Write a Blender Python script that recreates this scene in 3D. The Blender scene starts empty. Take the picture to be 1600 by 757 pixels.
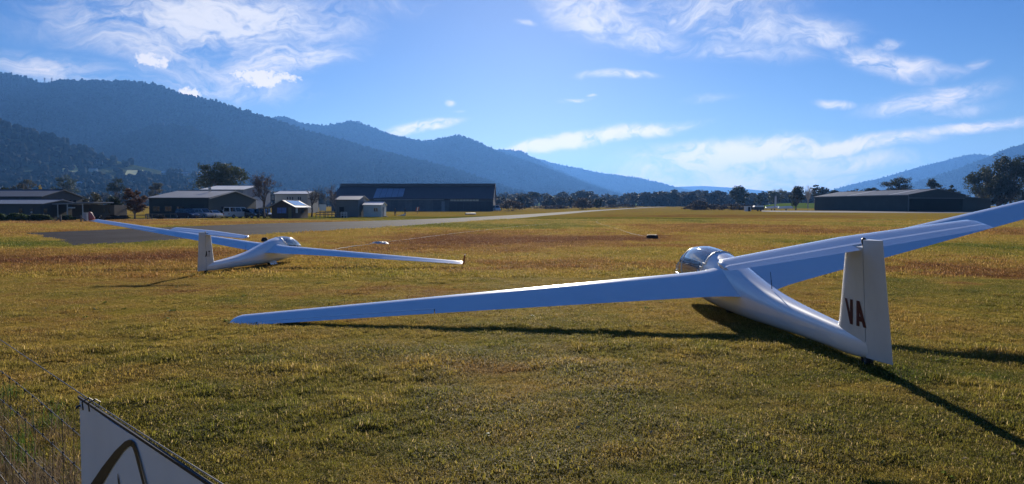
import bpy, bmesh, math, random
import numpy as np
from mathutils import Vector, Matrix
R = math.radians
S = bpy.context.scene
COL = S.collection

# ------------------------------------------------------------------ camera, light, exposure
F, CH, HOR = 1180.0, 1.65, 327.0           # focal length in photo pixels, eye height, horizon row
PIT = math.atan((378.5 - HOR) / F)
cam_d = bpy.data.cameras.new('camera'); cam = bpy.data.objects.new('camera', cam_d); COL.objects.link(cam)
cam.location = (0, 0, CH); cam.rotation_euler = (math.pi/2 - PIT, 0, 0)
cam_d.sensor_width = 36.0; cam_d.lens = 36.0 * F / 1600.0
cam_d.clip_start = 0.05; cam_d.clip_end = 60000
S.camera = cam

SUN_EL, SUN_AZ = R(17.2), R(1.5)           # ahead of the camera, a touch to the right
sun_d = bpy.data.lights.new('sun', 'SUN'); sun = bpy.data.objects.new('sun', sun_d); COL.objects.link(sun)
sun_d.energy = 5.0; sun_d.angle = R(0.53); sun_d.color = (1.0, 0.91, 0.78)
sun.rotation_euler = (-(math.pi/2 - SUN_EL), 0, -SUN_AZ)

S.view_settings.view_transform = 'Standard'; S.view_settings.look = 'None'
S.view_settings.gamma = 1.0; S.view_settings.use_curve_mapping = False
S.view_settings.exposure = 0.82
S.cycles.use_denoising = True
S.cycles.max_bounces = 6; S.cycles.diffuse_bounces = 2; S.cycles.glossy_bounces = 3; S.cycles.transmission_bounces = 4; S.cycles.transparent_max_bounces = 16; S.cycles.volume_bounces = 0
S.cycles.sample_clamp_indirect = 6.0

def ray(px, py):
    a, b = (px - 800) / F, (378.5 - py) / F
    return a, b * math.sin(PIT) + math.cos(PIT), b * math.cos(PIT) - math.sin(PIT)
def at(px, py, Y):
    a, b, c = ray(px, py)
    return Vector((a * Y / b, Y, CH + c * Y / b))
GY = [-1e5, 140, 200, 260, 400, 700, 1000, 1500, 3000, 20000]
GZ = [0, 0, .35, .9, 2.05, 4.1, 5.75, 8.0, 14.0, 60.0]
def g(Y): return float(np.interp(Y, GY, GZ))
def P(px, py):
    """point of the ground seen at a photo position"""
    a, b, c = ray(px, py); a /= b; c /= b
    lo = 0.5; Y = lo
    while Y < 6000:
        if CH + c * Y <= g(Y): break
        lo = Y; Y *= 1.02
    hi = Y
    for _ in range(30):
        m = (lo + hi) / 2
        if CH + c * m <= g(m): hi = m
        else: lo = m
    return Vector((a * hi, hi, g(hi)))
def GX(px, Y): return (px - 800) / F * Y   # x of a photo column at a depth
def HZ(dpx, Y): return dpx / F * Y         # metres for photo pixels at a depth

# ------------------------------------------------------------------ world: sky with cirrus
W = bpy.data.worlds.new('World'); S.world = W; W.use_nodes = True
nt = W.node_tree; nt.nodes.clear()
def N(t, kind, **kw):
    n = t.nodes.new(kind)
    for k, v in kw.items():
        if k.startswith('i_'): n.inputs[k[2:]].default_value = v
        elif k.startswith('n_'): n.inputs[int(k[2:])].default_value = v
        else: setattr(n, k, v)
    return n
def math_n(t, op, a, b=None, clamp=False):
    n = t.nodes.new('ShaderNodeMath'); n.operation = op; n.use_clamp = clamp
    for i, v in enumerate((a, b)):
        if v is None: continue
        if isinstance(v, (int, float)): n.inputs[i].default_value = v
        else: t.links.new(v, n.inputs[i])
    return n.outputs[0]
sky = N(nt, 'ShaderNodeTexSky', sky_type='NISHITA', sun_disc=False, sun_elevation=SUN_EL, sun_rotation=SUN_AZ,
        altitude=300.0, air_density=1.0, dust_density=0.14, ozone_density=4.0)
SKY_STRENGTH = 0.07
tc = N(nt, 'ShaderNodeTexCoord'); sx = N(nt, 'ShaderNodeSeparateXYZ'); nt.links.new(tc.outputs['Generated'], sx.inputs[0])
az = math_n(nt, 'ARCTAN2', sx.outputs[0], sx.outputs[1])
el = math_n(nt, 'ARCSINE', sx.outputs[2])
D2 = 180 / math.pi
azd = math_n(nt, 'MULTIPLY', az, D2); eld = math_n(nt, 'MULTIPLY', el, D2)
cv = N(nt, 'ShaderNodeCombineXYZ'); nt.links.new(azd, cv.inputs[0]); nt.links.new(eld, cv.inputs[1])
# domain warp
wn = N(nt, 'ShaderNodeTexNoise', i_Scale=0.16, i_Detail=4.0); nt.links.new(cv.outputs[0], wn.inputs['Vector'])
wv = N(nt, 'ShaderNodeVectorMath', operation='SUBTRACT'); nt.links.new(wn.outputs['Color'], wv.inputs[0]); wv.inputs[1].default_value = (.5, .5, .5)
ws = N(nt, 'ShaderNodeVectorMath', operation='SCALE'); nt.links.new(wv.outputs[0], ws.inputs[0]); ws.inputs['Scale'].default_value = 6.0
wa = N(nt, 'ShaderNodeVectorMath', operation='ADD'); nt.links.new(cv.outputs[0], wa.inputs[0]); nt.links.new(ws.outputs[0], wa.inputs[1])
def azel(px, py):
    a, b, c = ray(px, py); return math.degrees(math.atan2(a, b)), math.degrees(math.atan2(c, math.hypot(a, b)))
CLOUDS = [  # column, row, half width, half height (photo pixels), climb in degrees, weight
 (330,35,290,75,4,1.05),(440,95,150,34,10,.95),(220,70,150,40,-6,.75),(90,105,150,30,-4,.7),(340,125,170,42,-6,.7),(150,20,170,40,0,.35),
 (600,8,120,26,0,.35),
 (930,22,110,50,-16,1.05),(1010,60,90,26,-10,.9),(1110,15,170,50,-4,.8),(1210,52,150,34,-4,.85),(1160,80,160,26,-6,.6),(1290,62,70,22,-4,.9),
 (1385,98,105,28,-18,1.0),(1388,66,30,12,14,.8),(1450,112,80,18,-4,.6),(1525,100,34,12,4,.5),
 (962,116,75,9,-1,1.15),(893,157,32,5,6,.9),(921,148,11,3,0,.8),(1110,155,60,10,0,.35),
 (930,216,165,14,7,1.5),(840,228,80,12,8,1.4),(660,200,70,11,8,1.5),(703,163,12,6,0,1.0),(718,176,14,3,0,.6),
 (1140,238,190,26,3,1.25),(1310,232,170,16,5,1.15),(1080,264,170,28,2,1.1),(1260,262,200,24,2,1.0),(1140,282,280,24,0,.9),
 (1303,167,36,9,-8,1.0),(1450,160,130,24,8,.9),(1530,200,120,12,4,1.0),(1500,175,80,16,6,.5),(820,36,22,6,0,.8)]
CUMULUS = [(235,94,42,18,-4,1.25),(405,122,70,24,-2,1.2),(298,146,28,14,0,1.25),(450,122,36,12,0,1.0)]
def field(lst, vec):
    acc = None
    for px, py, rx, ry, rot, w in lst:
        A, E = azel(px, py)
        k = (azel(px + 10, py)[0] - azel(px - 10, py)[0]) / 20; ke = (azel(px, py - 10)[1] - azel(px, py + 10)[1]) / 20
        m = N(nt, 'ShaderNodeMapping', vector_type='TEXTURE')
        m.inputs['Location'].default_value = (A, E, 0); m.inputs['Rotation'].default_value = (0, 0, R(rot))
        m.inputs['Scale'].default_value = (rx * k, ry * ke, 50)
        nt.links.new(vec, m.inputs['Vector'])
        ln = N(nt, 'ShaderNodeVectorMath', operation='LENGTH'); nt.links.new(m.outputs[0], ln.inputs[0])
        mr = N(nt, 'ShaderNodeMapRange', interpolation_type='SMOOTHSTEP'); nt.links.new(ln.outputs['Value'], mr.inputs['Value'])
        for i, v in enumerate((1.35, 0.05, 0.0, w)): mr.inputs[i + 1].default_value = v
        acc = mr.outputs[0] if acc is None else math_n(nt, 'MAXIMUM', acc, mr.outputs[0])
    return acc
mix1 = N(nt, 'ShaderNodeVectorMath', operation='SCALE'); nt.links.new(ws.outputs[0], mix1.inputs[0]); mix1.inputs['Scale'].default_value = .3
wsoft = N(nt, 'ShaderNodeVectorMath', operation='ADD'); nt.links.new(cv.outputs[0], wsoft.inputs[0]); nt.links.new(mix1.outputs[0], wsoft.inputs[1])
fc = field(CLOUDS, wsoft.outputs[0]); fm = field(CUMULUS, cv.outputs[0])
# the rest of the dome carries cirrus of the same kind
gn = N(nt, 'ShaderNodeTexNoise', i_Scale=0.045, i_Detail=2.0); nt.links.new(cv.outputs[0], gn.inputs['Vector'])
gm = N(nt, 'ShaderNodeMapRange', interpolation_type='SMOOTHSTEP'); nt.links.new(gn.outputs['Fac'], gm.inputs['Value'])
for i, v in enumerate((.60, .80, 0.0, .6)): gm.inputs[i + 1].default_value = v
aab = math_n(nt, 'ABSOLUTE', azd)
gz = N(nt, 'ShaderNodeMapRange'); nt.links.new(aab, gz.inputs['Value'])
for i, v in enumerate((36.0, 50.0, 0.0, 1.0)): gz.inputs[i + 1].default_value = v
fc = math_n(nt, 'MAXIMUM', fc, math_n(nt, 'MULTIPLY', gm.outputs[0], gz.outputs[0]))
# wisps: stretched noise
mp = N(nt, 'ShaderNodeMapping'); mp.inputs['Scale'].default_value = (.22, .75, 1); mp.inputs['Rotation'].default_value = (0, 0, R(-8)); nt.links.new(wa.outputs[0], mp.inputs['Vector'])
n1 = N(nt, 'ShaderNodeTexNoise', i_Scale=1.0, i_Detail=9.0, i_Roughness=.62, i_Distortion=.6); nt.links.new(mp.outputs[0], n1.inputs['Vector'])
n2 = N(nt, 'ShaderNodeTexNoise', i_Scale=1.5, i_Detail=9.0, i_Roughness=.66); nt.links.new(cv.outputs[0], n2.inputs['Vector'])
d1 = math_n(nt, 'MULTIPLY', fc, math_n(nt, 'ADD', math_n(nt, 'MULTIPLY', n1.outputs['Fac'], 2.6), -.62))
e1 = N(nt, 'ShaderNodeMapRange', interpolation_type='SMOOTHSTEP'); nt.links.new(d1, e1.inputs['Value'])
for i, v in enumerate((.02, .95, 0.0, 1.0)): e1.inputs[i + 1].default_value = v
d2 = math_n(nt, 'ADD', fm, math_n(nt, 'MULTIPLY', math_n(nt, 'SUBTRACT', n2.outputs['Fac'], .5), 2.6))
e2 = N(nt, 'ShaderNodeMapRange', interpolation_type='SMOOTHSTEP'); nt.links.new(math_n(nt, 'MULTIPLY', d2, math_n(nt, 'GREATER_THAN', fm, 0.02)), e2.inputs['Value'])
for i, v in enumerate((.5, 1.05, 0.0, .95)): e2.inputs[i + 1].default_value = v
dens = math_n(nt, 'MAXIMUM', math_n(nt, 'MULTIPLY', e1.outputs[0], .88), e2.outputs[0])
# graded blue of the clear sky
hsv = N(nt, 'ShaderNodeHueSaturation', i_Saturation=1.27, i_Hue=.519, i_Value=.67); nt.links.new(sky.outputs[0], hsv.inputs['Color'])
CLOUD = (8.0, 7.6, 7.3, 1)
mx = N(nt, 'ShaderNodeMix', data_type='RGBA'); nt.links.new(dens, mx.inputs['Factor']); nt.links.new(hsv.outputs[0], mx.inputs['A']); 
cb = N(nt, 'ShaderNodeMapRange', interpolation_type='SMOOTHSTEP'); nt.links.new(eld, cb.inputs['Value'])   # low cloud is seen through its long side
for i, v in enumerate((2.5, 12.0, 1.5, 1.0)): cb.inputs[i + 1].default_value = v
cs = N(nt, 'ShaderNodeVectorMath', operation='SCALE'); 
cw = N(nt, 'ShaderNodeMapRange', data_type='FLOAT_VECTOR'); nt.links.new(math_n(nt, 'MULTIPLY', eld, 1.0), cw.inputs['Vector'])
cw.inputs[7].default_value = (2.5,)*3; cw.inputs[8].default_value = (12.0,)*3; cw.inputs[9].default_value = (CLOUD[0]*1.12, CLOUD[1]*.93, CLOUD[2]*.74); cw.inputs[10].default_value = CLOUD[:3]
nt.links.new(cw.outputs[1], cs.inputs[0]); nt.links.new(cb.outputs[0], cs.inputs['Scale']); nt.links.new(cs.outputs[0], mx.inputs['B'])
bg = N(nt, 'ShaderNodeBackground', i_Strength=SKY_STRENGTH); nt.links.new(mx.outputs['Result'], bg.inputs['Color'])
wo = N(nt, 'ShaderNodeOutputWorld'); nt.links.new(bg.outputs[0], wo.inputs['Surface'])

W.cycles.sampling_method = 'MANUAL'; W.cycles.sample_map_resolution = 256
# ------------------------------------------------------------------ materials
def ramp(t, fac, stops):
    r = t.nodes.new('ShaderNodeValToRGB'); e = r.color_ramp.elements
    while len(e) < len(stops): e.new(0.5)
    for s, (p, c) in zip(e, stops): s.position = p; s.color = (*c, 1)
    t.links.new(fac, r.inputs[0]); return r.outputs[0]
MATS = {}
def mat(name, col, rough=.6, metal=0.0, var=.12, scale=3.0, bump=0.0, bscale=40.0, coat=0.0, spec=.5, stretch=(1, 1, 1)):
    if name in MATS: return MATS[name]
    m = bpy.data.materials.new(name); m.use_nodes = True; t = m.node_tree; b = t.nodes['Principled BSDF']
    co = t.nodes.new('ShaderNodeTexCoord'); mpn = N(t, 'ShaderNodeMapping'); mpn.inputs['Scale'].default_value = stretch
    t.links.new(co.outputs['Object'], mpn.inputs['Vector'])
    n = N(t, 'ShaderNodeTexNoise', i_Scale=scale, i_Detail=6.0, i_Roughness=.65); t.links.new(mpn.outputs[0], n.inputs['Vector'])
    lo = tuple(c * (1 - var) for c in col); hi = tuple(min(1, c * (1 + var)) for c in col)
    t.links.new(ramp(t, n.outputs['Fac'], [(.3, lo), (.7, hi)]), b.inputs['Base Color'])
    b.inputs['Roughness'].default_value = rough; b.inputs['Metallic'].default_value = metal
    b.inputs['Specular IOR Level'].default_value = spec
    if coat: b.inputs['Coat Weight'].default_value = coat; b.inputs['Coat Roughness'].default_value = .05
    if bump:
        bn = N(t, 'ShaderNodeTexNoise', i_Scale=bscale, i_Detail=4.0); t.links.new(mpn.outputs[0], bn.inputs['Vector'])
        bp = N(t, 'ShaderNodeBump', i_Strength=bump, i_Distance=.02); t.links.new(bn.outputs['Fac'], bp.inputs['Height'])
        t.links.new(bp.outputs[0], b.inputs['Normal'])
    MATS[name] = m; return m
def corrugated(name, col, rough=.55, pitch=.2, metal=.0, axis=0):
    if name in MATS: return MATS[name]
    m = mat(name, col, rough, metal, var=.16, scale=.35)
    t = m.node_tree; b = t.nodes['Principled BSDF']
    co = t.nodes.new('ShaderNodeTexCoord')
    w = N(t, 'ShaderNodeTexWave', wave_type='BANDS', bands_direction='XYZ'[axis], i_Scale=1 / pitch / 3.14, i_Distortion=0.0)
    t.links.new(co.outputs['Object'], w.inputs['Vector'])
    bp = N(t, 'ShaderNodeBump', i_Strength=.6, i_Distance=.03); t.links.new(w.outputs['Fac'], bp.inputs['Height']); t.links.new(bp.outputs[0], b.inputs['Normal'])
    return m
def pp(px, py, rx, ry, w): q = P(px, py); return (q.x, q.y, rx, ry, w)
BROWN_P = [pp(870, 376, 8, 6, 0.216), pp(1010, 352, 14, 12, 0.187), pp(1150, 338, 30, 26, 0.187), pp(60, 405, 7, 3.5, 0.187), pp(200, 346, 30, 8, 0.144), pp(700, 392, 5, 4, 0.144),
                     pp(1570, 425, 4, 2.6, 0.260), pp(700, 570, 1.4, .5, 0.220), pp(860, 415, 3.5, 1.6, 0.160), pp(230, 590, 1.5, .5, 0.140), pp(980, 600, 2.2, .8, 0.100), pp(640, 455, 3, 1.4, 0.160)]
GREEN_P = [pp(1400, 388, 7, 6, .26), pp(900, 343, 40, 26, .22), pp(40, 380, 9, 6, .3), pp(1500, 450, 4, 2, .15), pp(650, 352, 22, 18, .22), pp(80, 480, 3, 1.8, .08),
                     pp(350, 470, 3, 1.2, .14), pp(1180, 760, 1.2, .4, .1), pp(1550, 590, 1.3, .9, .2), pp(560, 340, 40, 20, .26), pp(300, 340, 40, 14, .12), pp(1350, 350, 30, 18, .18)]
TURF_STOPS = [(.22, (.10, .135, .022)), (.42, (.24, .212, .036)), (.56, (.37, .275, .058)), (.70, (.30, .175, .048)), (.88, (.165, .075, .034))]
def turf_group():
    """colour of the winter turf by its place on the field: green, straw and russet patches"""
    gt = bpy.data.node_groups.new('turf_colour', 'ShaderNodeTree')
    gt.interface.new_socket('Color', in_out='OUTPUT', socket_type='NodeSocketColor')
    gt.interface.new_socket('Green', in_out='OUTPUT', socket_type='NodeSocketFloat')
    go = gt.nodes.new('NodeGroupOutput'); ge = gt.nodes.new('ShaderNodeNewGeometry')
    fl = N(gt, 'ShaderNodeMapping'); fl.inputs['Scale'].default_value = (1, 1, 0); gt.links.new(ge.outputs['Position'], fl.inputs['Vector'])
    p = fl.outputs[0]
    def noise(s, d=4.0, r=.6):
        n = N(gt, 'ShaderNodeTexNoise', i_Scale=s, i_Detail=d, i_Roughness=r); gt.links.new(p, n.inputs['Vector']); return n.outputs['Fac']
    big = noise(.055, 3); mid = noise(.33, 4); fine = noise(2.6, 5, .7)
    wps = []
    for sc_ in (.07, .9):
        wn_ = N(gt, 'ShaderNodeTexNoise', i_Scale=sc_, i_Detail=4.0, i_Roughness=.6); gt.links.new(p, wn_.inputs['Vector'])
        wv_ = N(gt, 'ShaderNodeVectorMath', operation='MULTIPLY_ADD'); gt.links.new(wn_.outputs['Color'], wv_.inputs[0]); wv_.inputs[1].default_value = (3.4, 3.4, 0); wv_.inputs[2].default_value = (-1.7, -1.7, 0); wps.append(wv_.outputs[0])
    def patches(lst):
        acc = None
        for x, y, rx, ry, w in lst:
            m = N(gt, 'ShaderNodeMapping', vector_type='TEXTURE'); m.inputs['Location'].default_value = (x, y, 0); m.inputs['Scale'].default_value = (rx, ry, 1)
            gt.links.new(p, m.inputs['Vector'])
            ad = N(gt, 'ShaderNodeVectorMath', operation='ADD'); gt.links.new(m.outputs[0], ad.inputs[0]); gt.links.new(wps[0 if rx > 4 else 1], ad.inputs[1])
            l = N(gt, 'ShaderNodeVectorMath', operation='LENGTH'); gt.links.new(ad.outputs[0], l.inputs[0])
            r = N(gt, 'ShaderNodeMapRange', interpolation_type='SMOOTHSTEP'); gt.links.new(l.outputs['Value'], r.inputs['Value'])
            for i, v in enumerate((1.5, .2, 0.0, w)): r.inputs[i + 1].default_value = v
            acc = r.outputs[0] if acc is None else math_n(gt, 'MAXIMUM', acc, r.outputs[0])
        return acc
    brown = patches(BROWN_P)
    green = patches(GREEN_P)
    base = math_n(gt, 'ADD', math_n(gt, 'MULTIPLY', big, .5), math_n(gt, 'ADD', math_n(gt, 'MULTIPLY', mid, .32), math_n(gt, 'MULTIPLY', fine, .3)))
    v = math_n(gt, 'SUBTRACT', math_n(gt, 'ADD', base, brown), green)
    c = ramp(gt, v, TURF_STOPS)
    gt.links.new(c, go.inputs['Color']); gt.links.new(v, go.inputs['Green'])
    return gt
TURF = turf_group()
def turf_ground():
    m = bpy.data.materials.new('turf_ground'); m.use_nodes = True; t = m.node_tree; b = t.nodes['Principled BSDF']
    gp = N(t, 'ShaderNodeGroup'); gp.node_tree = TURF
    ge = t.nodes.new('ShaderNodeNewGeometry')
    n = N(t, 'ShaderNodeTexNoise', i_Scale=9.0, i_Detail=8.0, i_Roughness=.75); t.links.new(ge.outputs['Position'], n.inputs['Vector'])
    mx = N(t, 'ShaderNodeMix', data_type='RGBA', blend_type='MULTIPLY'); mx.inputs['Factor'].default_value = 1.0
    t.links.new(gp.outputs['Color'], mx.inputs['A']); t.links.new(ramp(t, n.outputs['Fac'], [(.3, (.42, .40, .36)), (.68, (1.25, 1.2, 1.1))]), mx.inputs['B'])
    t.links.new(mx.outputs['Result'], b.inputs['Base Color'])
    b.inputs['Roughness'].default_value = .95; b.inputs['Specular IOR Level'].default_value = 0.0
    bp = N(t, 'ShaderNodeBump', i_Strength=1.0, i_Distance=.06); t.links.new(n.outputs['Fac'], bp.inputs['Height']); t.links.new(bp.outputs[0], b.inputs['Normal'])
    return m
def leafy(name, col, trans=.35, var=.35, turf=False, rough=.6, straw=.75):
    m = bpy.data.materials.new(name); m.use_nodes = True; t = m.node_tree; t.nodes.clear()
    out = t.nodes.new('ShaderNodeOutputMaterial'); d = N(t, 'ShaderNodeBsdfPrincipled', i_Roughness=rough); d.inputs['Specular IOR Level'].default_value = .08
    tr = t.nodes.new('ShaderNodeBsdfTranslucent'); mxs = N(t, 'ShaderNodeMixShader', i_Fac=trans)
    at_ = N(t, 'ShaderNodeAttribute', attribute_name='tint')
    oi = t.nodes.new('ShaderNodeObjectInfo')
    if turf:
        ia = N(t, 'ShaderNodeAttribute', attribute_name='tv', attribute_type='INSTANCER'); base = ramp(t, ia.outputs['Fac'], TURF_STOPS)
    else:
        rg = N(t, 'ShaderNodeRGB'); rg.outputs[0].default_value = (*col, 1); base = rg.outputs[0]
    if turf:   # some blades are bleached straw
        st_ = N(t, 'ShaderNodeMapRange'); t.links.new(at_.outputs['Fac'], st_.inputs['Value'])
        for i, v in enumerate((.78, .92, 0.0, straw)): st_.inputs[i + 1].default_value = v
        sm_ = N(t, 'ShaderNodeMix', data_type='RGBA'); t.links.new(st_.outputs[0], sm_.inputs['Factor']); t.links.new(base, sm_.inputs['A']); sm_.inputs['B'].default_value = (.52, .42, .19, 1); base = sm_.outputs['Result']
    v = math_n(t, 'ADD', math_n(t, 'MULTIPLY', at_.outputs['Fac'], var), math_n(t, 'MULTIPLY', oi.outputs['Random'], var))
    hs = N(t, 'ShaderNodeHueSaturation'); t.links.new(base, hs.inputs['Color'])
    t.links.new(math_n(t, 'ADD', v, 1 - var), hs.inputs['Value'])
    t.links.new(math_n(t, 'ADD', math_n(t, 'MULTIPLY', at_.outputs['Fac'], -.03), .510), hs.inputs['Hue'])
    t.links.new(hs.outputs[0], d.inputs['Base Color']); t.links.new(hs.outputs[0], tr.inputs['Color'])
    t.links.new(d.outputs[0], mxs.inputs[1]); t.links.new(tr.outputs[0], mxs.inputs[2]); t.links.new(mxs.outputs[0], out.inputs['Surface'])
    MATS[name] = m; return m
def glass(name, tint=(.9, .93, .95), refl=1.0, dust_glare=0.0):
    m = bpy.data.materials.new(name); m.use_nodes = True; t = m.node_tree; t.nodes.clear()
    out = t.nodes.new('ShaderNodeOutputMaterial'); tr = t.nodes.new('ShaderNodeBsdfTransparent'); tr.inputs[0].default_value = (*tint, 1)
    gl = N(t, 'ShaderNodeBsdfGlossy', i_Roughness=.03); fr = N(t, 'ShaderNodeFresnel', i_IOR=1.5)
    df = N(t, 'ShaderNodeBsdfDiffuse'); df.inputs[0].default_value = (.8, .8, .8, 1); m0 = N(t, 'ShaderNodeMixShader', i_Fac=dust_glare); t.links.new(tr.outputs[0], m0.inputs[1]); t.links.new(df.outputs[0], m0.inputs[2])  # white diffuse mixed in: some dust, and painted glare of sun and sky
    mxs = t.nodes.new('ShaderNodeMixShader'); t.links.new(math_n(t, 'MULTIPLY', fr.outputs[0], 1.8 * refl, True), mxs.inputs[0])
    t.links.new(m0.outputs[0], mxs.inputs[1]); t.links.new(gl.outputs[0], mxs.inputs[2]); t.links.new(mxs.outputs[0], out.inputs['Surface'])
    MATS[name] = m; return m

# ------------------------------------------------------------------ mesh helpers
class MB:
    def __init__(s): s.v = []; s.f = []; s.tint = []
    def add(s, vs, fs, tint=None):
        o = len(s.v); s.v += [tuple(x) for x in vs]; s.f += [tuple(i + o for i in q) for q in fs]
        if tint is not None: s.tint += [tint] * len(vs)
        return s
    def box(s, x0, x1, y0, y1, z0, z1):
        return s.add([(x0,y0,z0),(x1,y0,z0),(x1,y1,z0),(x0,y1,z0),(x0,y0,z1),(x1,y0,z1),(x1,y1,z1),(x0,y1,z1)],
                     [(3,2,1,0),(4,5,6,7),(0,1,5,4),(1,2,6,5),(2,3,7,6),(3,0,4,7)])
    def hexa(s, a, b):   # two quads, bottom and top, same winding
        return s.add(list(a) + list(b), [(3,2,1,0),(4,5,6,7),(0,1,5,4),(1,2,6,5),(2,3,7,6),(3,0,4,7)])
    def prism(s, poly, d):   # poly of 3d points extruded by vector d
        n = len(poly); d = Vector(d); a = [Vector(p) for p in poly]; b = [p + d for p in a]
        return s.add(a + b, [tuple(range(n))[::-1], tuple(range(n, 2*n))] + [(i, (i+1) % n, n + (i+1) % n, n + i) for i in range(n)])
    def tube(s, pts, r, n=6, cap=True):
        pts = [Vector(p) for p in pts]; rs = r if hasattr(r, '__len__') else [r] * len(pts)
        rings = []; u = None
        for i, p in enumerate(pts):
            t = (pts[min(i+1, len(pts)-1)] - pts[max(i-1, 0)]).normalized()
            if u is None: u = t.cross(Vector((0, 0, 1))); u = u if u.length > .05 else Vector((1, 0, 0))
            u = u - t*u.dot(t); u = u.normalized() if u.length > 1e-6 else t.orthogonal().normalized()
            w = t.cross(u)
            rings.append([p + (u * math.cos(2*math.pi*k/n) + w * math.sin(2*math.pi*k/n)) * rs[i] for k in range(n)])
        return s.loft(rings, cap)
    def loft(s, rings, cap=True, closed=True):
        n = len(rings[0]); vs = [p for r in rings for p in r]; fs = []
        m = n if closed else n - 1
        for i in range(len(rings) - 1):
            for k in range(m):
                a, b = i*n + k, i*n + (k+1) % n
                fs.append((a, b, b + n, a + n))
        if cap and closed: fs.append(tuple(range(n))[::-1]); fs.append(tuple((len(rings)-1)*n + k for k in range(n)))
        return s.add(vs, fs)
    def lathe(s, prof, n=20, axis='z', c=(0, 0, 0), closed=False):
        rings = []
        for r, h in prof:
            ring = []
            for k in range(n):
                a = 2*math.pi*k/n
                q = (r*math.cos(a), r*math.sin(a), h) if axis == 'z' else ((r*math.cos(a), h, r*math.sin(a)) if axis == 'y' else (h, r*math.cos(a), r*math.sin(a)))
                ring.append(Vector(q) + Vector(c))
            rings.append(ring)
        if closed: rings.append(rings[0])
        return s.loft(rings, cap=not closed)
    def mesh(s, name, m, smooth=False, fix=True):
        me = bpy.data.meshes.new(name); me.from_pydata(s.v, [], s.f)
        if s.tint and len(s.tint) == len(s.v):
            a = me.attributes.new('tint', 'FLOAT', 'POINT'); a.data.foreach_set('value', np.array(s.tint, dtype=np.float32))
        if fix:
            b = bmesh.new(); b.from_mesh(me); bmesh.ops.recalc_face_normals(b, faces=b.faces); b.to_mesh(me); b.free()
        if smooth: me.shade_smooth()
        if m: me.materials.append(m if not isinstance(m, str) else MATS[m])
        me.update(); return me
    def build(s, name, m, parent=None, smooth=False, fix=True, loc=None):
        o = bpy.data.objects.new(name, s.mesh(name, m, smooth, fix)); COL.objects.link(o); o.parent = parent
        if loc: o.location = loc
        return o
def tag(o, label=None, cat=None, group=None, kind=None):
    for k, v in (('label', label), ('category', cat), ('group', group), ('kind', kind)):
        if v: o[k] = v
    return o
def thing(name, label, cat, loc=(0, 0, 0), rz=0.0, group=None):
    o = bpy.data.objects.new(name, None); COL.objects.link(o); o.location = loc; o.rotation_euler = (0, 0, rz); o.empty_display_size = .3
    return tag(o, label, cat, group)
def part(name, m, parent, fn, smooth=False, label=None):
    b = MB(); fn(b); o = b.build(name, m, parent, smooth)
    if label: o['label'] = label
    return o
def sharp(o, ang=40):
    me = o.data; me.set_sharp_from_angle(angle=R(ang)); return o
rng = np.random.default_rng(7)
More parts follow.
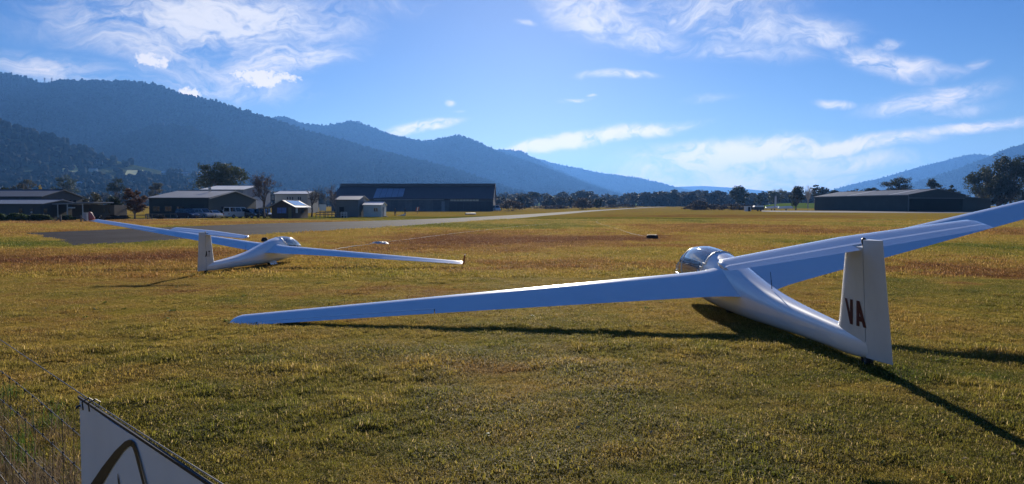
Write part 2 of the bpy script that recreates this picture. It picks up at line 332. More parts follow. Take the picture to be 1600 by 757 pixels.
# value noise on arrays
_perm = np.random.default_rng(3).random((256, 256))
def vnoise(x, y):
    xi = np.floor(x).astype(int); yi = np.floor(y).astype(int); fx = x - xi; fy = y - yi
    fx = fx*fx*(3-2*fx); fy = fy*fy*(3-2*fy); q = lambda a, b: _perm[a & 255, b & 255]
    return (q(xi, yi)*(1-fx) + q(xi+1, yi)*fx)*(1-fy) + (q(xi, yi+1)*(1-fx) + q(xi+1, yi+1)*fx)*fy
def fbm(x, y, o=5, gain=.5):
    x = np.asarray(x, float); y = np.asarray(y, float); s = 0; a = 1; t = 0
    for i in range(o): s = s + a*vnoise(x*2**i + 17.3*i, y*2**i + 5.1*i); t += a; a *= gain
    return s / t
def scatter(name, pts, rot, scl, pick, protos, tv=None):
    """one stuff object: copies of small prototype meshes set on a cloud of points"""
    me = bpy.data.meshes.new(name); me.from_pydata([tuple(p) for p in pts], [], [])
    for an, ty, arr in (('rot', 'FLOAT_VECTOR', rot), ('scl', 'FLOAT_VECTOR', scl)):
        a = me.attributes.new(an, ty, 'POINT'); a.data.foreach_set('vector', np.asarray(arr, dtype=np.float32).ravel())
    a = me.attributes.new('pick', 'INT', 'POINT'); a.data.foreach_set('value', np.asarray(pick, dtype=np.int32))
    if tv is not None: a = me.attributes.new('tv', 'FLOAT', 'POINT'); a.data.foreach_set('value', np.asarray(tv, dtype=np.float32))
    o = bpy.data.objects.new(name, me); COL.objects.link(o); o['kind'] = 'stuff'
    ng = bpy.data.node_groups.new(name + '_nodes', 'GeometryNodeTree')
    ng.interface.new_socket('Geometry', in_out='INPUT', socket_type='NodeSocketGeometry'); ng.interface.new_socket('Geometry', in_out='OUTPUT', socket_type='NodeSocketGeometry')
    gi = ng.nodes.new('NodeGroupInput'); go = ng.nodes.new('NodeGroupOutput'); jn = ng.nodes.new('GeometryNodeJoinGeometry')
    def na(an, ty): n = ng.nodes.new('GeometryNodeInputNamedAttribute'); n.data_type = ty; n.inputs[0].default_value = an; return n.outputs[0]
    ra, sa, pa = na('rot', 'FLOAT_VECTOR'), na('scl', 'FLOAT_VECTOR'), na('pick', 'INT')
    e2r = ng.nodes.new('FunctionNodeEulerToRotation'); ng.links.new(ra, e2r.inputs[0])
    for i, pr in enumerate(protos):
        ob = bpy.data.objects.new(pr.name + '_source', pr)
        oi = ng.nodes.new('GeometryNodeObjectInfo'); oi.inputs['Object'].default_value = ob; oi.inputs['As Instance'].default_value = True
        cmp = ng.nodes.new('FunctionNodeCompare'); cmp.data_type = 'INT'; cmp.operation = 'EQUAL'
        ng.links.new(pa, cmp.inputs['A'] if cmp.inputs['A'].type == 'INT' else [x for x in cmp.inputs if x.name == 'A' and x.type == 'INT'][0])
        [x for x in cmp.inputs if x.name == 'B' and x.type == 'INT'][0].default_value = i
        ip = ng.nodes.new('GeometryNodeInstanceOnPoints')
        ng.links.new(gi.outputs[0], ip.inputs['Points']); ng.links.new(cmp.outputs[0], ip.inputs['Selection']); ng.links.new(oi.outputs['Geometry'], ip.inputs['Instance'])
        ng.links.new(e2r.outputs[0], ip.inputs['Rotation']); ng.links.new(sa, ip.inputs['Scale']); ng.links.new(ip.outputs[0], jn.inputs[0])
    ng.links.new(jn.outputs[0], go.inputs[0])
    md = o.modifiers.new('scatter', 'NODES'); md.node_group = ng
    return o

def turf_value(x, y):
    """the same patchwork of green, straw and russet for the grass tufts"""
    def pat(lst):
        acc = np.zeros(len(x))
        for px, py, rx, ry, w in lst:
            f = .07 if rx > 4 else .9
            k = np.nonzero((np.abs(x - px) < rx*3) & (np.abs(y - py) < ry*3))[0]; xa, ya = x[k], y[k]
            if not len(k): continue
            qx = (xa - px)/rx + 3.0*(fbm(xa*f, ya*f, 4) - .5); qy = (ya - py)/ry + 3.0*(fbm(xa*f + 71, ya*f + 13, 4) - .5)
            t = np.clip((1.5 - np.hypot(qx, qy))/1.3, 0, 1); acc[k] = np.maximum(acc[k], w*t*t*(3 - 2*t))
        return acc
    base = .5*fbm(x*.055, y*.055, 3) + .36*fbm(x*.33 + 5, y*.33, 4) + .30*fbm(x*2.6, y*2.6 + 7, 5) + .05
    return base + pat(BROWN_P) - pat(GREEN_P)

# ------------------------------------------------------------------ terrain
GRASS_G = turf_ground()
xs = np.concatenate([-np.geomspace(9000, 30, 24), np.linspace(-25, 25, 26), np.geomspace(30, 9000, 24)])
ys = np.concatenate([[-6000, -2000, -600, -200, -60, -20], np.linspace(0, 60, 31), np.arange(66, 300, 8), np.geomspace(310, 14000, 50)])
XX, YY = np.meshgrid(xs, ys); ZZ = np.interp(YY, GY, GZ)
b = MB(); nx = len(xs)
b.add(np.stack([XX, YY, ZZ], -1).reshape(-1, 3).tolist(), [(j*nx+i, j*nx+i+1, (j+1)*nx+i+1, (j+1)*nx+i) for j in range(len(ys)-1) for i in range(nx-1)])
tag(b.build('ground', GRASS_G, smooth=True), kind='structure')

def strip(name, m, near, far, lift, n=60):
    """paved sheet between two edge polylines given by photo positions, draped on the ground"""
    def res(pl):
        q = [P(*p) for p in pl]; d = [0]
        for a, c in zip(q, q[1:]): d.append(d[-1] + (c - a).length)
        t = np.linspace(0, 1, n)**1.6 * d[-1]
        return [Vector((np.interp(s, d, [v.x for v in q]), np.interp(s, d, [v.y for v in q]), 0)) for s in t]
    A, B = res(near), res(far); rings = []
    for a, c in zip(A, B):
        rings.append([Vector((*(a.lerp(c, k/4)).xy, 0)) for k in range(5)])
    for r in rings:
        for v in r: v.z = g(v.y) + lift
    bb = MB(); bb.loft(rings, closed=False); o = bb.build(name, m, smooth=True); return tag(o, kind='structure'), [v.xy for v in A] + [v.xy for v in reversed(B)]
def asphalt(name, c):
    m = mat(name, c, .9, var=.38, scale=.22, bump=.5, bscale=90, spec=.02); return m
RUN_NEAR = [(118,385),(300,374),(430,366),(500,362),(600,356),(700,349),(800,342),(850,337.6),(912,332),(959,328.4),(1006,325.4),(1040,323.8)]
RUN_FAR = [(40,364.5),(110,362),(185,358.5),(400,350),(500,347.5),(600,345),(700,341.5),(800,336.5),(850,333.6),(912,329.6),(959,327),(1006,324.4),(1040,323.2)]
runway, RUNPOLY = strip('runway', asphalt('asphalt', (.026, .026, .034)), RUN_NEAR, RUN_FAR, .012)
strip('road', mat('gravel', (.30, .26, .21), .9, var=.2, scale=2.0, bump=.4, bscale=30, spec=.05), [(-60,351),(0,348.6),(100,347),(200,344.6),(280,342.6),(345,340.8)], [(-60,348),(0,346),(100,345),(200,343),(280,341.3),(345,340)], .010)
strip('apron', mat('apron_gravel', (.24, .22, .20), .9, var=.2, scale=1.0, bump=.4, bscale=20, spec=.05), [(1190,331.3),(1272,332.2),(1420,333.2),(1560,333.4)], [(1190,329.3),(1272,329.6),(1420,330.8),(1560,331.0)], .012)

# ---- ridges
def ridge(name, crest, Y, L, m, rows=44, cols=200, conc=1.25, seed=0, spur=.22, roughc=0.0, back=.6):
    cx = np.array([c[0] for c in crest], float); cy = np.array([c[1] for c in crest], float)
    u = np.linspace(cx[0], cx[-1], cols)
    k = np.interp(u, cx, cy)
    ker = np.ones(3) / 3; k = np.convolve(np.pad(k, 1, 'edge'), ker, 'valid')
    Yv = Y if np.isscalar(Y) else np.interp(u, [q[0] for q in Y], [q[1] for q in Y])
    pts = np.array([at(a, c, yy) for a, c, yy in zip(u, k, np.broadcast_to(Yv, u.shape))])
    pts[:, 2] += roughc * (fbm(u * .06 + seed, u * 0, 4) - .5)
    T = np.concatenate([-np.linspace(1, .1, 8), np.linspace(0, 1, rows)])
    V = np.zeros((len(T), cols, 3))
    for i, t in enumerate(T):
        if t < 0: x = pts[:, 0]; y = pts[:, 1] - t * L * back; z = pts[:, 2] * (1 + t*.9)
        else:
            y = pts[:, 1] - t * L; x = pts[:, 0]
            gz = np.array([g(a) for a in y]); h = pts[:, 2] - gz
            n = np.abs(fbm(x / 520 + seed, y / 1500 + seed, 4) - .5) * 2
            n2 = fbm(x / 170 + seed, y / 400, 4) - .5
            prof = (1 - t)**conc
            z = gz - 6*t + h * prof + h * (spur * (n - .45) + .10 * n2) * 4 * t * (1 - t)
        V[i] = np.stack([x, y, z], -1)
    bb = MB(); n = len(T)
    bb.add(V.reshape(-1, 3).tolist(), [(j*cols+i, j*cols+i+1, (j+1)*cols+i+1, (j+1)*cols+i) for j in range(n-1) for i in range(cols-1)])
    o = bb.build(name, m, smooth=True, fix=True); tag(o, kind='structure')
    return V
def mountain_mat(name, a, c, s=.004):
    m = bpy.data.materials.new(name); m.use_nodes = True; t = m.node_tree; bs = t.nodes['Principled BSDF']; bs.inputs['Roughness'].default_value = 1; bs.inputs['Specular IOR Level'].default_value = 0
    ge = t.nodes.new('ShaderNodeNewGeometry'); n = N(t, 'ShaderNodeTexNoise', i_Scale=s, i_Detail=10.0, i_Roughness=.7); t.links.new(ge.outputs['Position'], n.inputs['Vector'])
    t.links.new(ramp(t, n.outputs['Fac'], [(.35, a), (.65, c)]), bs.inputs['Base Color'])
    n2 = N(t, 'ShaderNodeTexNoise', i_Scale=.06, i_Detail=5.0); t.links.new(ge.outputs['Position'], n2.inputs['Vector'])
    bp = N(t, 'ShaderNodeBump', i_Strength=1.0, i_Distance=12.0); t.links.new(n2.outputs['Fac'], bp.inputs['Height']); t.links.new(bp.outputs[0], bs.inputs['Normal'])
    return m
MT = mountain_mat('mountain_forest', (.020, .034, .016), (.046, .062, .028))
MP = mountain_mat('foothill_ground', (.05, .075, .03), (.11, .12, .055), .012)
cB = [(-900,190),(-600,150),(-350,118),(-150,108),(0,114),(40,121),(52,125),(57,130),(82,131.5),(88,127),(95,126),(150,127),(215,129),(245,133),(270,143),(290,150),(330,157),(380,173),(430,188),(480,206),(540,222),(600,239),(650,251),(700,263),(760,283),(800,297),(840,308),(880,317)]
cA2 = [(100,262),(150,235),(200,212),(245,196),(300,201),(340,224),(380,252),(420,277),(460,293),(500,306)]
cA = [(-900,100),(-500,130),(-200,155),(0,192),(40,202),(80,217),(120,233),(160,246),(200,256),(250,267),(300,277),(360,290),(420,303),(460,311)]
cC = [(300,215),(380,196),(425,184),(445,182),(470,193),(500,197),(525,195),(550,189),(575,197),(610,211),(660,222),(690,217),(715,212),(735,217),(760,229),(780,238),(820,252),(860,266),(900,282),(940,297),(980,309)]
cD1 = [(680,262),(740,240),(780,234),(815,237),(850,257),(900,279),(950,297),(1000,310)]
cD = [(740,262),(800,246),(840,249),(870,257),(900,263),(940,271),(1000,279),(1040,289),(1070,297),(1110,306),(1150,314)]
cE = [(900,306),(1000,300),(1040,296),(1060,292),(1100,291),(1150,294),(1200,299),(1250,304),(1300,306),(1400,305),(1500,300)]
cF = [(1200,316),(1250,308),(1300,298),(1330,289),(1380,278),(1430,263),(1470,253),(1500,245),(1520,241),(1545,243),(1580,251),(1650,266),(1800,280)]
cG = [(1280,314),(1340,305),(1400,296),(1460,276),(1500,263),(1540,247),(1570,234),(1600,225),(1700,200),(1900,185),(2300,190)]
LAY = {}
for nm, cr, Y, L, sd, cc, co in (('mountain', cB, 3200, 1500, 1, 1.15, 320), ('mountain', cA2, 2550, 900, 2, 1.2, 120), ('foothill', cA, 1500, 820, 3, 1.5, 160),
                           ('mountain', cC, 4700, 1500, 4, 1.15, 200), ('mountain', cD1, 6000, 1500, 5, 1.15, 120), ('mountain', cD, 7600, 1800, 6, 1.15, 140),
                           ('mountain', cE, 11000, 1500, 7, 1.0, 120), ('mountain', cF, 7400, 2000, 8, 1.1, 120), ('mountain', cG, 5200, 1900, 9, 1.15, 140)):
    LAY[(nm, sd)] = ridge(nm, cr, Y, L, MP if nm == 'foothill' else MT, seed=sd * 7.7, conc=cc, cols=co, spur=.10 if sd == 3 else .20)
# a pasture slope at the mountain foot
cPast = [(690,322),(740,313),(780,308),(830,306),(880,307),(930,308),(970,312),(1010,317),(1060,322)]
PAST = mat('pasture', (.15, .21, .06), .95, var=.35, scale=.012, spec=0.0)
LAY['past'] = ridge('pasture_slope', cPast, 1900, 700, PAST, rows=14, cols=60, conc=1.0, seed=3, spur=.05)
LAY['green'] = ridge('grass_bank', [(1150,325),(1190,322),(1215,318.5),(1245,317.5),(1275,318),(1330,321),(1400,326)], 420, 90, mat('bank_grass', (.14, .20, .035), .95, var=.25, scale=.05, spec=0.0), rows=14, cols=50, conc=1.0, seed=11, spur=.03)

# ---- forest on the slopes
def blob(name, seed, m, sub=2, squash=1.0):
    bm = bmesh.new(); bmesh.ops.create_icosphere(bm, subdivisions=sub, radius=.5); r = random.Random(seed)
    off = [Vector((r.uniform(-.3, .3), r.uniform(-.3, .3), r.uniform(-.2, .45))) for _ in range(7)]
    for v in bm.verts:
        d = v.co.normalized(); s = 1.0
        for o in off: s += .34 * max(0, d.dot(o.normalized()))**6 - .045
        s += r.uniform(-.10, .10)
        v.co = Vector((d.x * .5 * s, d.y * .5 * s, (d.z * .5 * s + .42) * squash))
    me = bpy.data.meshes.new(name); bm.to_mesh(me); bm.free(); me.materials.append(m); return me
FOREST = leafy('forest_leaf', (.034, .046, .022), .10, .28, rough=1.0)
BL = [blob('canopy', 1, FOREST), blob('canopy', 2, FOREST, squash=1.25), blob('canopy', 3, FOREST, squash=.85)]
def forest(V, n, size, seed, label, tmin=8, tmax=None, dens=None, xr=None):
    r = np.random.default_rng(seed); rows, cols, _ = V.shape; tmax = tmax or rows - 1.01
    i = r.uniform(tmin - 1, tmax, n) if tmin else r.uniform(0, tmax, n); j = r.uniform(0, cols - 1.01, n)
    i0 = i.astype(int); j0 = j.astype(int); a = (i - i0)[:, None]; c = (j - j0)[:, None]
    p = (V[i0, j0]*(1-a) + V[i0+1, j0]*a)*(1-c) + (V[i0, j0+1]*(1-a) + V[i0+1, j0+1]*a)*c
    keep = np.abs(p[:, 0] / p[:, 1]) < .95
    if dens is not None: keep &= r.random(n) < dens(p)
    p = p[keep]; k = len(p); s = size * r.uniform(.6, 1.35, k); p[:, 2] -= s * .12
    rot = np.zeros((k, 3)); rot[:, 2] = r.uniform(0, 6.28, k)
    o = scatter('forest', p, rot, np.stack([s, s, s * r.uniform(.8, 1.3, k)], -1), r.integers(0, 3, k), BL); o['label'] = label; return o
forest(LAY[('mountain', 1)], 95000, 9, 1, 'dark eucalypt forest covering the big left mountain')
forest(LAY[('mountain', 2)], 20000, 9, 2, 'dark forest on the spur below the big left mountain')
forest(LAY[('foothill', 3)], 12000, 11, 3, 'scattered trees over the foothill behind the airfield sheds', dens=lambda p: np.clip((fbm(p[:, 0]/90, p[:, 1]/90, 3) - .34) * 5, .06, 1) * np.where(p[:, 1] < 900, .55, 1))
forest(LAY[('mountain', 4)], 36000, 9.5, 4, 'forest on the twin peaked ridge behind the big mountain')
forest(LAY[('mountain', 5)], 13000, 10.5, 5, 'forest on the ridge above the dark hangar end')
forest(LAY[('mountain', 6)], 14000, 11, 6, 'hazy forest on the far ridge sloping to the valley')
forest(LAY[('mountain', 8)], 14000, 11, 8, 'hazy forest on the far right ridge')
forest(LAY[('mountain', 9)], 20000, 9.5, 9, 'forest on the right hand mountain shoulder')

# ---- trees
LEAF_D = leafy('gum_leaf_dark', (.050, .062, .028), .25, .5)
LEAF_B = leafy('gum_leaf_olive', (.085, .080, .035), .3, .5)
LEAF_R = leafy('autumn_leaf', (.12, .070, .035), .3, .5)
LEAF_Y = leafy('yellow_leaf', (.36, .27, .05), .35, .4)
LEAF_S = leafy('scrub_leaf', (.085, .068, .048), .2, .5)
LEAF_H = leafy('hedge_leaf', (.055, .085, .028), .25, .5)
BARK = mat('bark', (.12, .095, .075), .9, var=.35, scale=4, bump=.5, bscale=12)
PALE = mat('pale_bark', (.42, .39, .35), .8, var=.25, scale=3, bump=.3, bscale=10)
def leaves(mb, c, rad, n, leaf, r):
    tb = r.random()
    for _ in range(n):
        d = Vector((r.gauss(0, 1), r.gauss(0, 1), r.gauss(0, 1))).normalized() * (r.random()**.45)
        p = Vector(c) + Vector((d.x*rad[0], d.y*rad[1], d.z*rad[2]))
        u = Vector((r.gauss(0, 1), r.gauss(0, 1), r.gauss(0, .6))).normalized(); w = u.cross(Vector((r.gauss(0, 1), r.gauss(0, 1), r.gauss(0, 1)))).normalized()
        s = leaf * r.uniform(.55, 1.25)
        mb.add([p - u*s*.5, p + w*s*.28, p + u*s*.5, p - w*s*.28], [(0, 1, 2, 3)], min(1, max(0, tb*.6 + r.random()*.4)))
def crown_parts(h, w, seed, trunk=.28, nclump=22, leaf=.5, per=60, flat=.6, top=.9, lean=0.0, dense=2.1):
    """meshes builders of a trunk with limbs and of a clumped crown, standing at the origin"""
    r = random.Random(seed); tr = MB(); cr = MB(); tb = h * trunk
    cl = []
    tries = 0
    while len(cl) < nclump and tries < 4000:
        tries += 1
        d = Vector((r.uniform(-1, 1), r.uniform(-1, 1), r.uniform(-1, 1)))
        if d.length > 1: continue
        p = Vector((d.x * w/2 * .86 + lean*h*.5, d.y * w/2 * .86, tb + (h - tb) * (.5 + .5*d.z*top)))
        if p.z < tb + .22*(h - tb)*(d.xy.length): continue
        if any((p - q).length < w * .13 for q in cl): continue
        cl.append(p)
    base_r = max(.10, h * .026)
    fork = Vector((lean*h*.2, 0, tb))
    tr.tube([(0, 0, -.2), (lean*h*.06, .02*h*r.uniform(-1, 1), tb*.5), fork, (lean*h*.4, 0, h*.72)], [base_r*1.25, base_r, base_r*.8, base_r*.25], 7)
    for p in cl:
        mid = fork.lerp(p, .5) + Vector((r.uniform(-.05, .05)*w, r.uniform(-.05, .05)*w, .08*h*r.uniform(-.2, 1)))
        st = Vector((lean*h*.2*(0.6 + r.random()*.6), 0, tb*r.uniform(.75, 1.25)))
        tr.tube([st, mid, p], [base_r*.5, base_r*.28, base_r*.08], 4, cap=False)
    for p in cl:
        rr = w * r.uniform(.12, .20)
        leaves(cr, p, (rr, rr, rr*flat*r.uniform(.8, 1.2)), int(dense*per*r.uniform(.7, 1.3)), leaf, r)
        for _ in range(3):
            q = p + Vector((r.uniform(-1, 1), r.uniform(-1, 1), r.uniform(-.8, .6))) * rr * 1.1
            leaves(cr, q, (rr*.5, rr*.5, rr*.35), per//5, leaf*.8, r)
    return tr, cr
def tree(label, px, Y, top, w, leafm, seed, name='gum_tree', bark=None, group=None, base=None, hide=0.0, **kw):
    x = GX(px, Y); z0 = g(Y) if base is None else base
    h = at(px, top, Y).z - z0
    t = thing(name, label, 'tree', (x, Y, z0), 0, group)
    tr, cr = crown_parts(h, HZ(w, Y), seed, **kw)
    tr.build('trunk', bark or BARK, t, smooth=True); cr.build('crown', leafm, t, fix=False); return t
def bush(label, px, Y, top, w, leafm, seed, name='bush', leaf=.35, n=26, per=60, cat='bush', depth=None, base=None):
    x = GX(px, Y); z0 = g(Y) if base is None else base; h = at(px, top, Y).z - z0; ww = HZ(w, Y); r = random.Random(seed)
    t = thing(name, label, cat, (x, Y, z0)); tr = MB(); cr = MB()
    for i in range(n):
        a = r.uniform(0, 6.28); q = math.sqrt(r.random()); f = r.random()**.55
        zz = h * (.10 + .80*f*(max(.05, 1 - q**3*.75))); c = Vector((math.cos(a)*q*ww*.42, math.sin(a)*q*(depth or ww)*.42, zz))
        leaves(cr, c, (ww*.15, (depth or ww)*.15, h*.15), int(per*1.5), leaf, r)
        if i % 3 == 0: tr.tube([(c.x*.2, c.y*.2, -.1), (c.x*.6, c.y*.6, c.z*.55), c], [.06, .04, .015], 4, cap=False)
    tr.build('stem', BARK, t); cr.build('foliage', leafm, t, fix=False); return t
def bare_tree(label, px, Y, top, w, seed, name='bare_tree', bark=None, leafm=None, nleaf=0, base=None):
    x = GX(px, Y); z0 = g(Y) if base is None else base; h = at(px, top, Y).z - z0; ww = HZ(w, Y); r = random.Random(seed)
    t = thing(name, label, 'tree', (x, Y, z0)); tr = MB(); tw = MB(); lv = MB(); tips = []
    def grow(p, d, ln, rad, lvl):
        q = p + d*ln*.5 + Vector((r.uniform(-.06, .06), r.uniform(-.06, .06), 0))*ln; e = p + d*ln + Vector((0, 0, .05*ln))
        (tr if lvl < 2 else tw).tube([p, q, e], [rad, rad*.8, rad*.55], 5 if lvl < 2 else 3, cap=False)
        tips.append(e)
        if lvl >= 5: return
        for k in range(4 if lvl < 2 else 3):
            ang = r.uniform(.3, .85); a = r.uniform(0, 6.28)
            u = d.cross(Vector((math.cos(a), math.sin(a), .3))).normalized()
            nd = (d*math.cos(ang) + u*math.sin(ang)); nd = Vector((nd.x*ww/h*1.5, nd.y*ww/h*1.5, nd.z + .15)).normalized()
            grow(p.lerp(e, r.uniform(.45, 1)), nd, ln*r.uniform(.55, .8), rad*.6, lvl + 1)
    grow(Vector((0, 0, -.1)), Vector((.03, 0, 1)), h*.36, h*.022 + .05, 0)
    mz = max(p.z for p in tips); 
    for m_ in (tr, tw): m_.v = [(a, c_, z*h/mz) for a, c_, z in m_.v]
    tr.build('trunk', bark or BARK, t); tw.build('twigs', bark or BARK, t, fix=False)['kind'] = 'stuff'
    if leafm and nleaf:
        for _ in range(nleaf):
            p = r.choice(tips); leaves(lv, (p.x, p.y, p.z*h/mz), (.3, .3, .3), 3, .22, r)
        lv.build('crown', leafm, t, fix=False)
    return t
# left cluster
tree('big dark spreading gum tree standing above the green shed roof', 345, 215, 254, 84, LEAF_D, 11, nclump=30, per=85, leaf=.62, trunk=.42, flat=.6)
bare_tree('tall bare tree with a few brown leaves beside the brown cottage', 413, 138, 268, 52, 21, leafm=LEAF_R, nleaf=340)
bare_tree('bare bushy tree between the brown cottage and the noticeboard', 487, 150, 288, 52, 22)
bare_tree('bare birch with pale trunk left of the grey shed', 524, 147, 284, 58, 23, bark=mat('birch_bark', (.24, .2, .18), .8, var=.4, scale=3))
tree('narrow dark conifer left of the green shed, by the fence', 211, 122, 290, 34, LEAF_R, 31, name='conifer_tree', nclump=22, per=60, leaf=.3, trunk=.16, flat=.8)
bush('dark round shrub right of the low left building', 178, 126, 304, 36, LEAF_D, 32, leaf=.3, n=34, per=70, name='shrub')
bush('dark shrub rising behind the left building gable', 92, 150, 286, 34, LEAF_D, 33, leaf=.35, name='shrub')
bush('bright yellow autumn shrub behind the left building roof', 67, 152, 288, 15, LEAF_Y, 34, leaf=.3, n=12, name='shrub')
bush('dark shrub behind the roof at the far left edge', 8, 152, 287, 30, LEAF_D, 35, leaf=.35, name='shrub')
bush('olive shrub behind the porch of the left building', 146, 150, 301, 34, LEAF_B, 36, leaf=.35, name='shrub')
tree('round dark tree on the flat behind the conifer', 184, 330, 278, 30, LEAF_D, 37, nclump=16, per=50, leaf=.7, trunk=.2, flat=.8, name='round_tree')
tree('hazy grey tree behind the shrub left of the green shed', 245, 380, 284, 30, LEAF_B, 38, nclump=14, per=45, leaf=.8, trunk=.2, name='round_tree')
tree('leafy tree on the flat behind the low left building', 40, 360, 276, 38, LEAF_B, 39, nclump=16, per=45, leaf=.8, trunk=.2, name='round_tree')
tree('dark bushy tree behind the yellow shrub', 108, 420, 272, 40, LEAF_D, 40, nclump=16, per=45, leaf=.9, trunk=.2, name='round_tree')
tree('small tree peeping over the left part of the dark hangar roof', 616, 330, 283, 14, LEAF_D, 41, nclump=8, per=40, leaf=.6, trunk=.3, name='round_tree')
tree('small tree peeping over the middle of the dark hangar roof', 652, 335, 285.5, 12, LEAF_D, 42, nclump=8, per=40, leaf=.6, trunk=.3, name='round_tree')
# mid distance
tree('lone umbrella shaped gum behind the scrub right of the dark hangar', 833, 520, 300, 24, LEAF_D, 51, nclump=14, per=50, leaf=.8, trunk=.5, flat=.5)
bush('big round dark bush beside the far end of the runway', 910, 330, 308, 34, LEAF_S, 52, leaf=.5, n=40, per=60)
tree('small dark tree right of the big round bush', 936, 345, 311, 16, LEAF_D, 53, nclump=12, per=60, leaf=.5, trunk=.12, flat=.9, name='round_tree')
bush('brown scrub bush at the right end of the dark hangar', 797, 268, 312, 52, LEAF_S, 54, leaf=.4, n=50, per=50, name='scrub_bush')
bush('low brown scrub strip below the lone umbrella gum', 860, 350, 320, 70, LEAF_S, 55, leaf=.4, n=50, per=40, depth=6, name='scrub_bush')
bush('low scrub strip along the runway right of the round bush', 970, 420, 318.5, 60, LEAF_S, 56, leaf=.5, n=40, per=40, depth=6, name='scrub_bush')
bush('dome shaped bush above the scrub on the right of the field', 1090, 330, 311, 32, LEAF_S, 57, leaf=.5, n=40, per=60)
for i, (px, w, tp) in enumerate(((1084, 36, 319), (1112, 40, 318.5), (1142, 40, 318.5), (1168, 30, 319.5))):
    bush(('leftmost low scrub clump below the dome bush', 'second low scrub clump right of the dome bush', 'third low scrub clump, below the tall gum', 'low scrub clump behind the white crate')[i], px, 300, tp, w, LEAF_S, 60 + i, leaf=.4, n=34, per=50, depth=5, name='scrub_bush')
tree('tall leafy gum standing right of the dome shaped bush', 1154, 430, 288.5, 30, LEAF_D, 71, nclump=26, per=60, leaf=.8, trunk=.14, flat=.85)
tree('small dark tree right of the tall leafy gum', 1187, 440, 305, 18, LEAF_D, 72, nclump=10, per=50, leaf=.7, trunk=.2)
tree('gum tree with domed crown behind the feather flag', 1213, 480, 296, 30, LEAF_D, 73, nclump=18, per=55, leaf=.8, trunk=.3)
tree('two tiered gum tree on the grass bank left of the right hangar', 1243, 300, 290.5, 27, LEAF_D, 74, nclump=22, per=60, leaf=.55, trunk=.12, flat=.8)
tree('slender gum with a tufted top behind the right hangar corner', 1273, 360, 287.5, 15, LEAF_D, 75, nclump=10, per=50, leaf=.55, trunk=.45)
bare_tree('leafless dead tree left of the slender gum', 1262, 380, 289, 16, 76, name='dead_tree', bark=PALE)
tree('low dark tree top above the left end of the right hangar', 1300, 400, 296, 22, LEAF_D, 77, nclump=10, per=45, leaf=.7, trunk=.4)
tree('domed dark tree top above the right hangar roof', 1361, 330, 292, 24, LEAF_D, 78, nclump=14, per=60, leaf=.6, trunk=.4, flat=.6)
tree('broad spreading gum above the right hangar roof', 1402, 340, 277.5, 44, LEAF_D, 79, nclump=24, per=60, leaf=.6, trunk=.5, flat=.6)
tree('compact gum above the hangar gable, right of the broad gum', 1455, 345, 280.5, 24, LEAF_D, 80, nclump=14, per=60, leaf=.6, trunk=.5)
tree('small gum top at the right slope of the hangar gable', 1487, 345, 289.5, 20, LEAF_D, 81, nclump=12, per=50, leaf=.6, trunk=.5)
tree('left gum of the tall group beyond the right hangar', 1540, 295, 252, 56, LEAF_D, 82, nclump=30, per=85, leaf=.7, trunk=.2, flat=.8)
tree('tallest gum of the group at the right edge', 1578, 290, 234, 62, LEAF_D, 83, nclump=36, per=85, leaf=.7, trunk=.15, flat=.8)
tree('rightmost gum of the group, cut by the frame', 1618, 300, 240, 70, LEAF_D, 84, nclump=34, per=80, leaf=.7, trunk=.15, flat=.8)
tree('shorter gum filling the middle of the right group', 1558, 282, 272, 50, LEAF_D, 85, nclump=28, per=85, leaf=.65, trunk=.1, flat=.9)
# far wood across the valley floor
WOODL = leafy('wood_leaf', (.065, .066, .042), .2, .45)
WP = []
for sd in range(4):
    t_, c_ = crown_parts(1.0, .8, 200 + sd, nclump=14, leaf=.11, per=26, trunk=.15, flat=.8, dense=1.3)
    c_.add(t_.v, t_.f, .1); WP.append(c_.mesh('wood_tree', WOODL, fix=False))
def wood(label, n, pxr, Yr, hr, seed, dens=.5):
    r = np.random.default_rng(seed); px = r.uniform(*pxr, n); Y = r.uniform(*Yr, n); x = (px - 800)/F*Y
    k = fbm(x/40 + seed, Y/60, 3) > dens; x, Y = x[k], Y[k]; m = len(x); z = np.interp(Y, GY, GZ); s = r.uniform(*hr, m) * (.75 + .5*fbm(x/70, Y*0 + seed, 2))
    rot = np.zeros((m, 3)); rot[:, 2] = r.uniform(0, 6.28, m)
    o = scatter('woodland', np.stack([x, Y, z], -1), rot, np.stack([s*1.15, s*1.15, s], -1), r.integers(0, 4, m), WP); o['label'] = label
wood('far belt of trees across the valley behind the runway end', 420, (780, 1300), (720, 1250), (9, 19), 5, .42)
wood('nearer bare brown scrub trees right of the dark hangar', 130, (775, 960), (430, 640), (5, 9), 6, .45)
wood('taller dark belt of trees below the far ridge', 200, (985, 1240), (640, 900), (11, 18), 8, .38)
wood('trees among the township behind the left sheds', 260, (-60, 560), (480, 820), (7, 14), 9, .42)
wood('trees beyond the right hangar', 120, (1280, 1700), (520, 900), (9, 15), 12, .45)

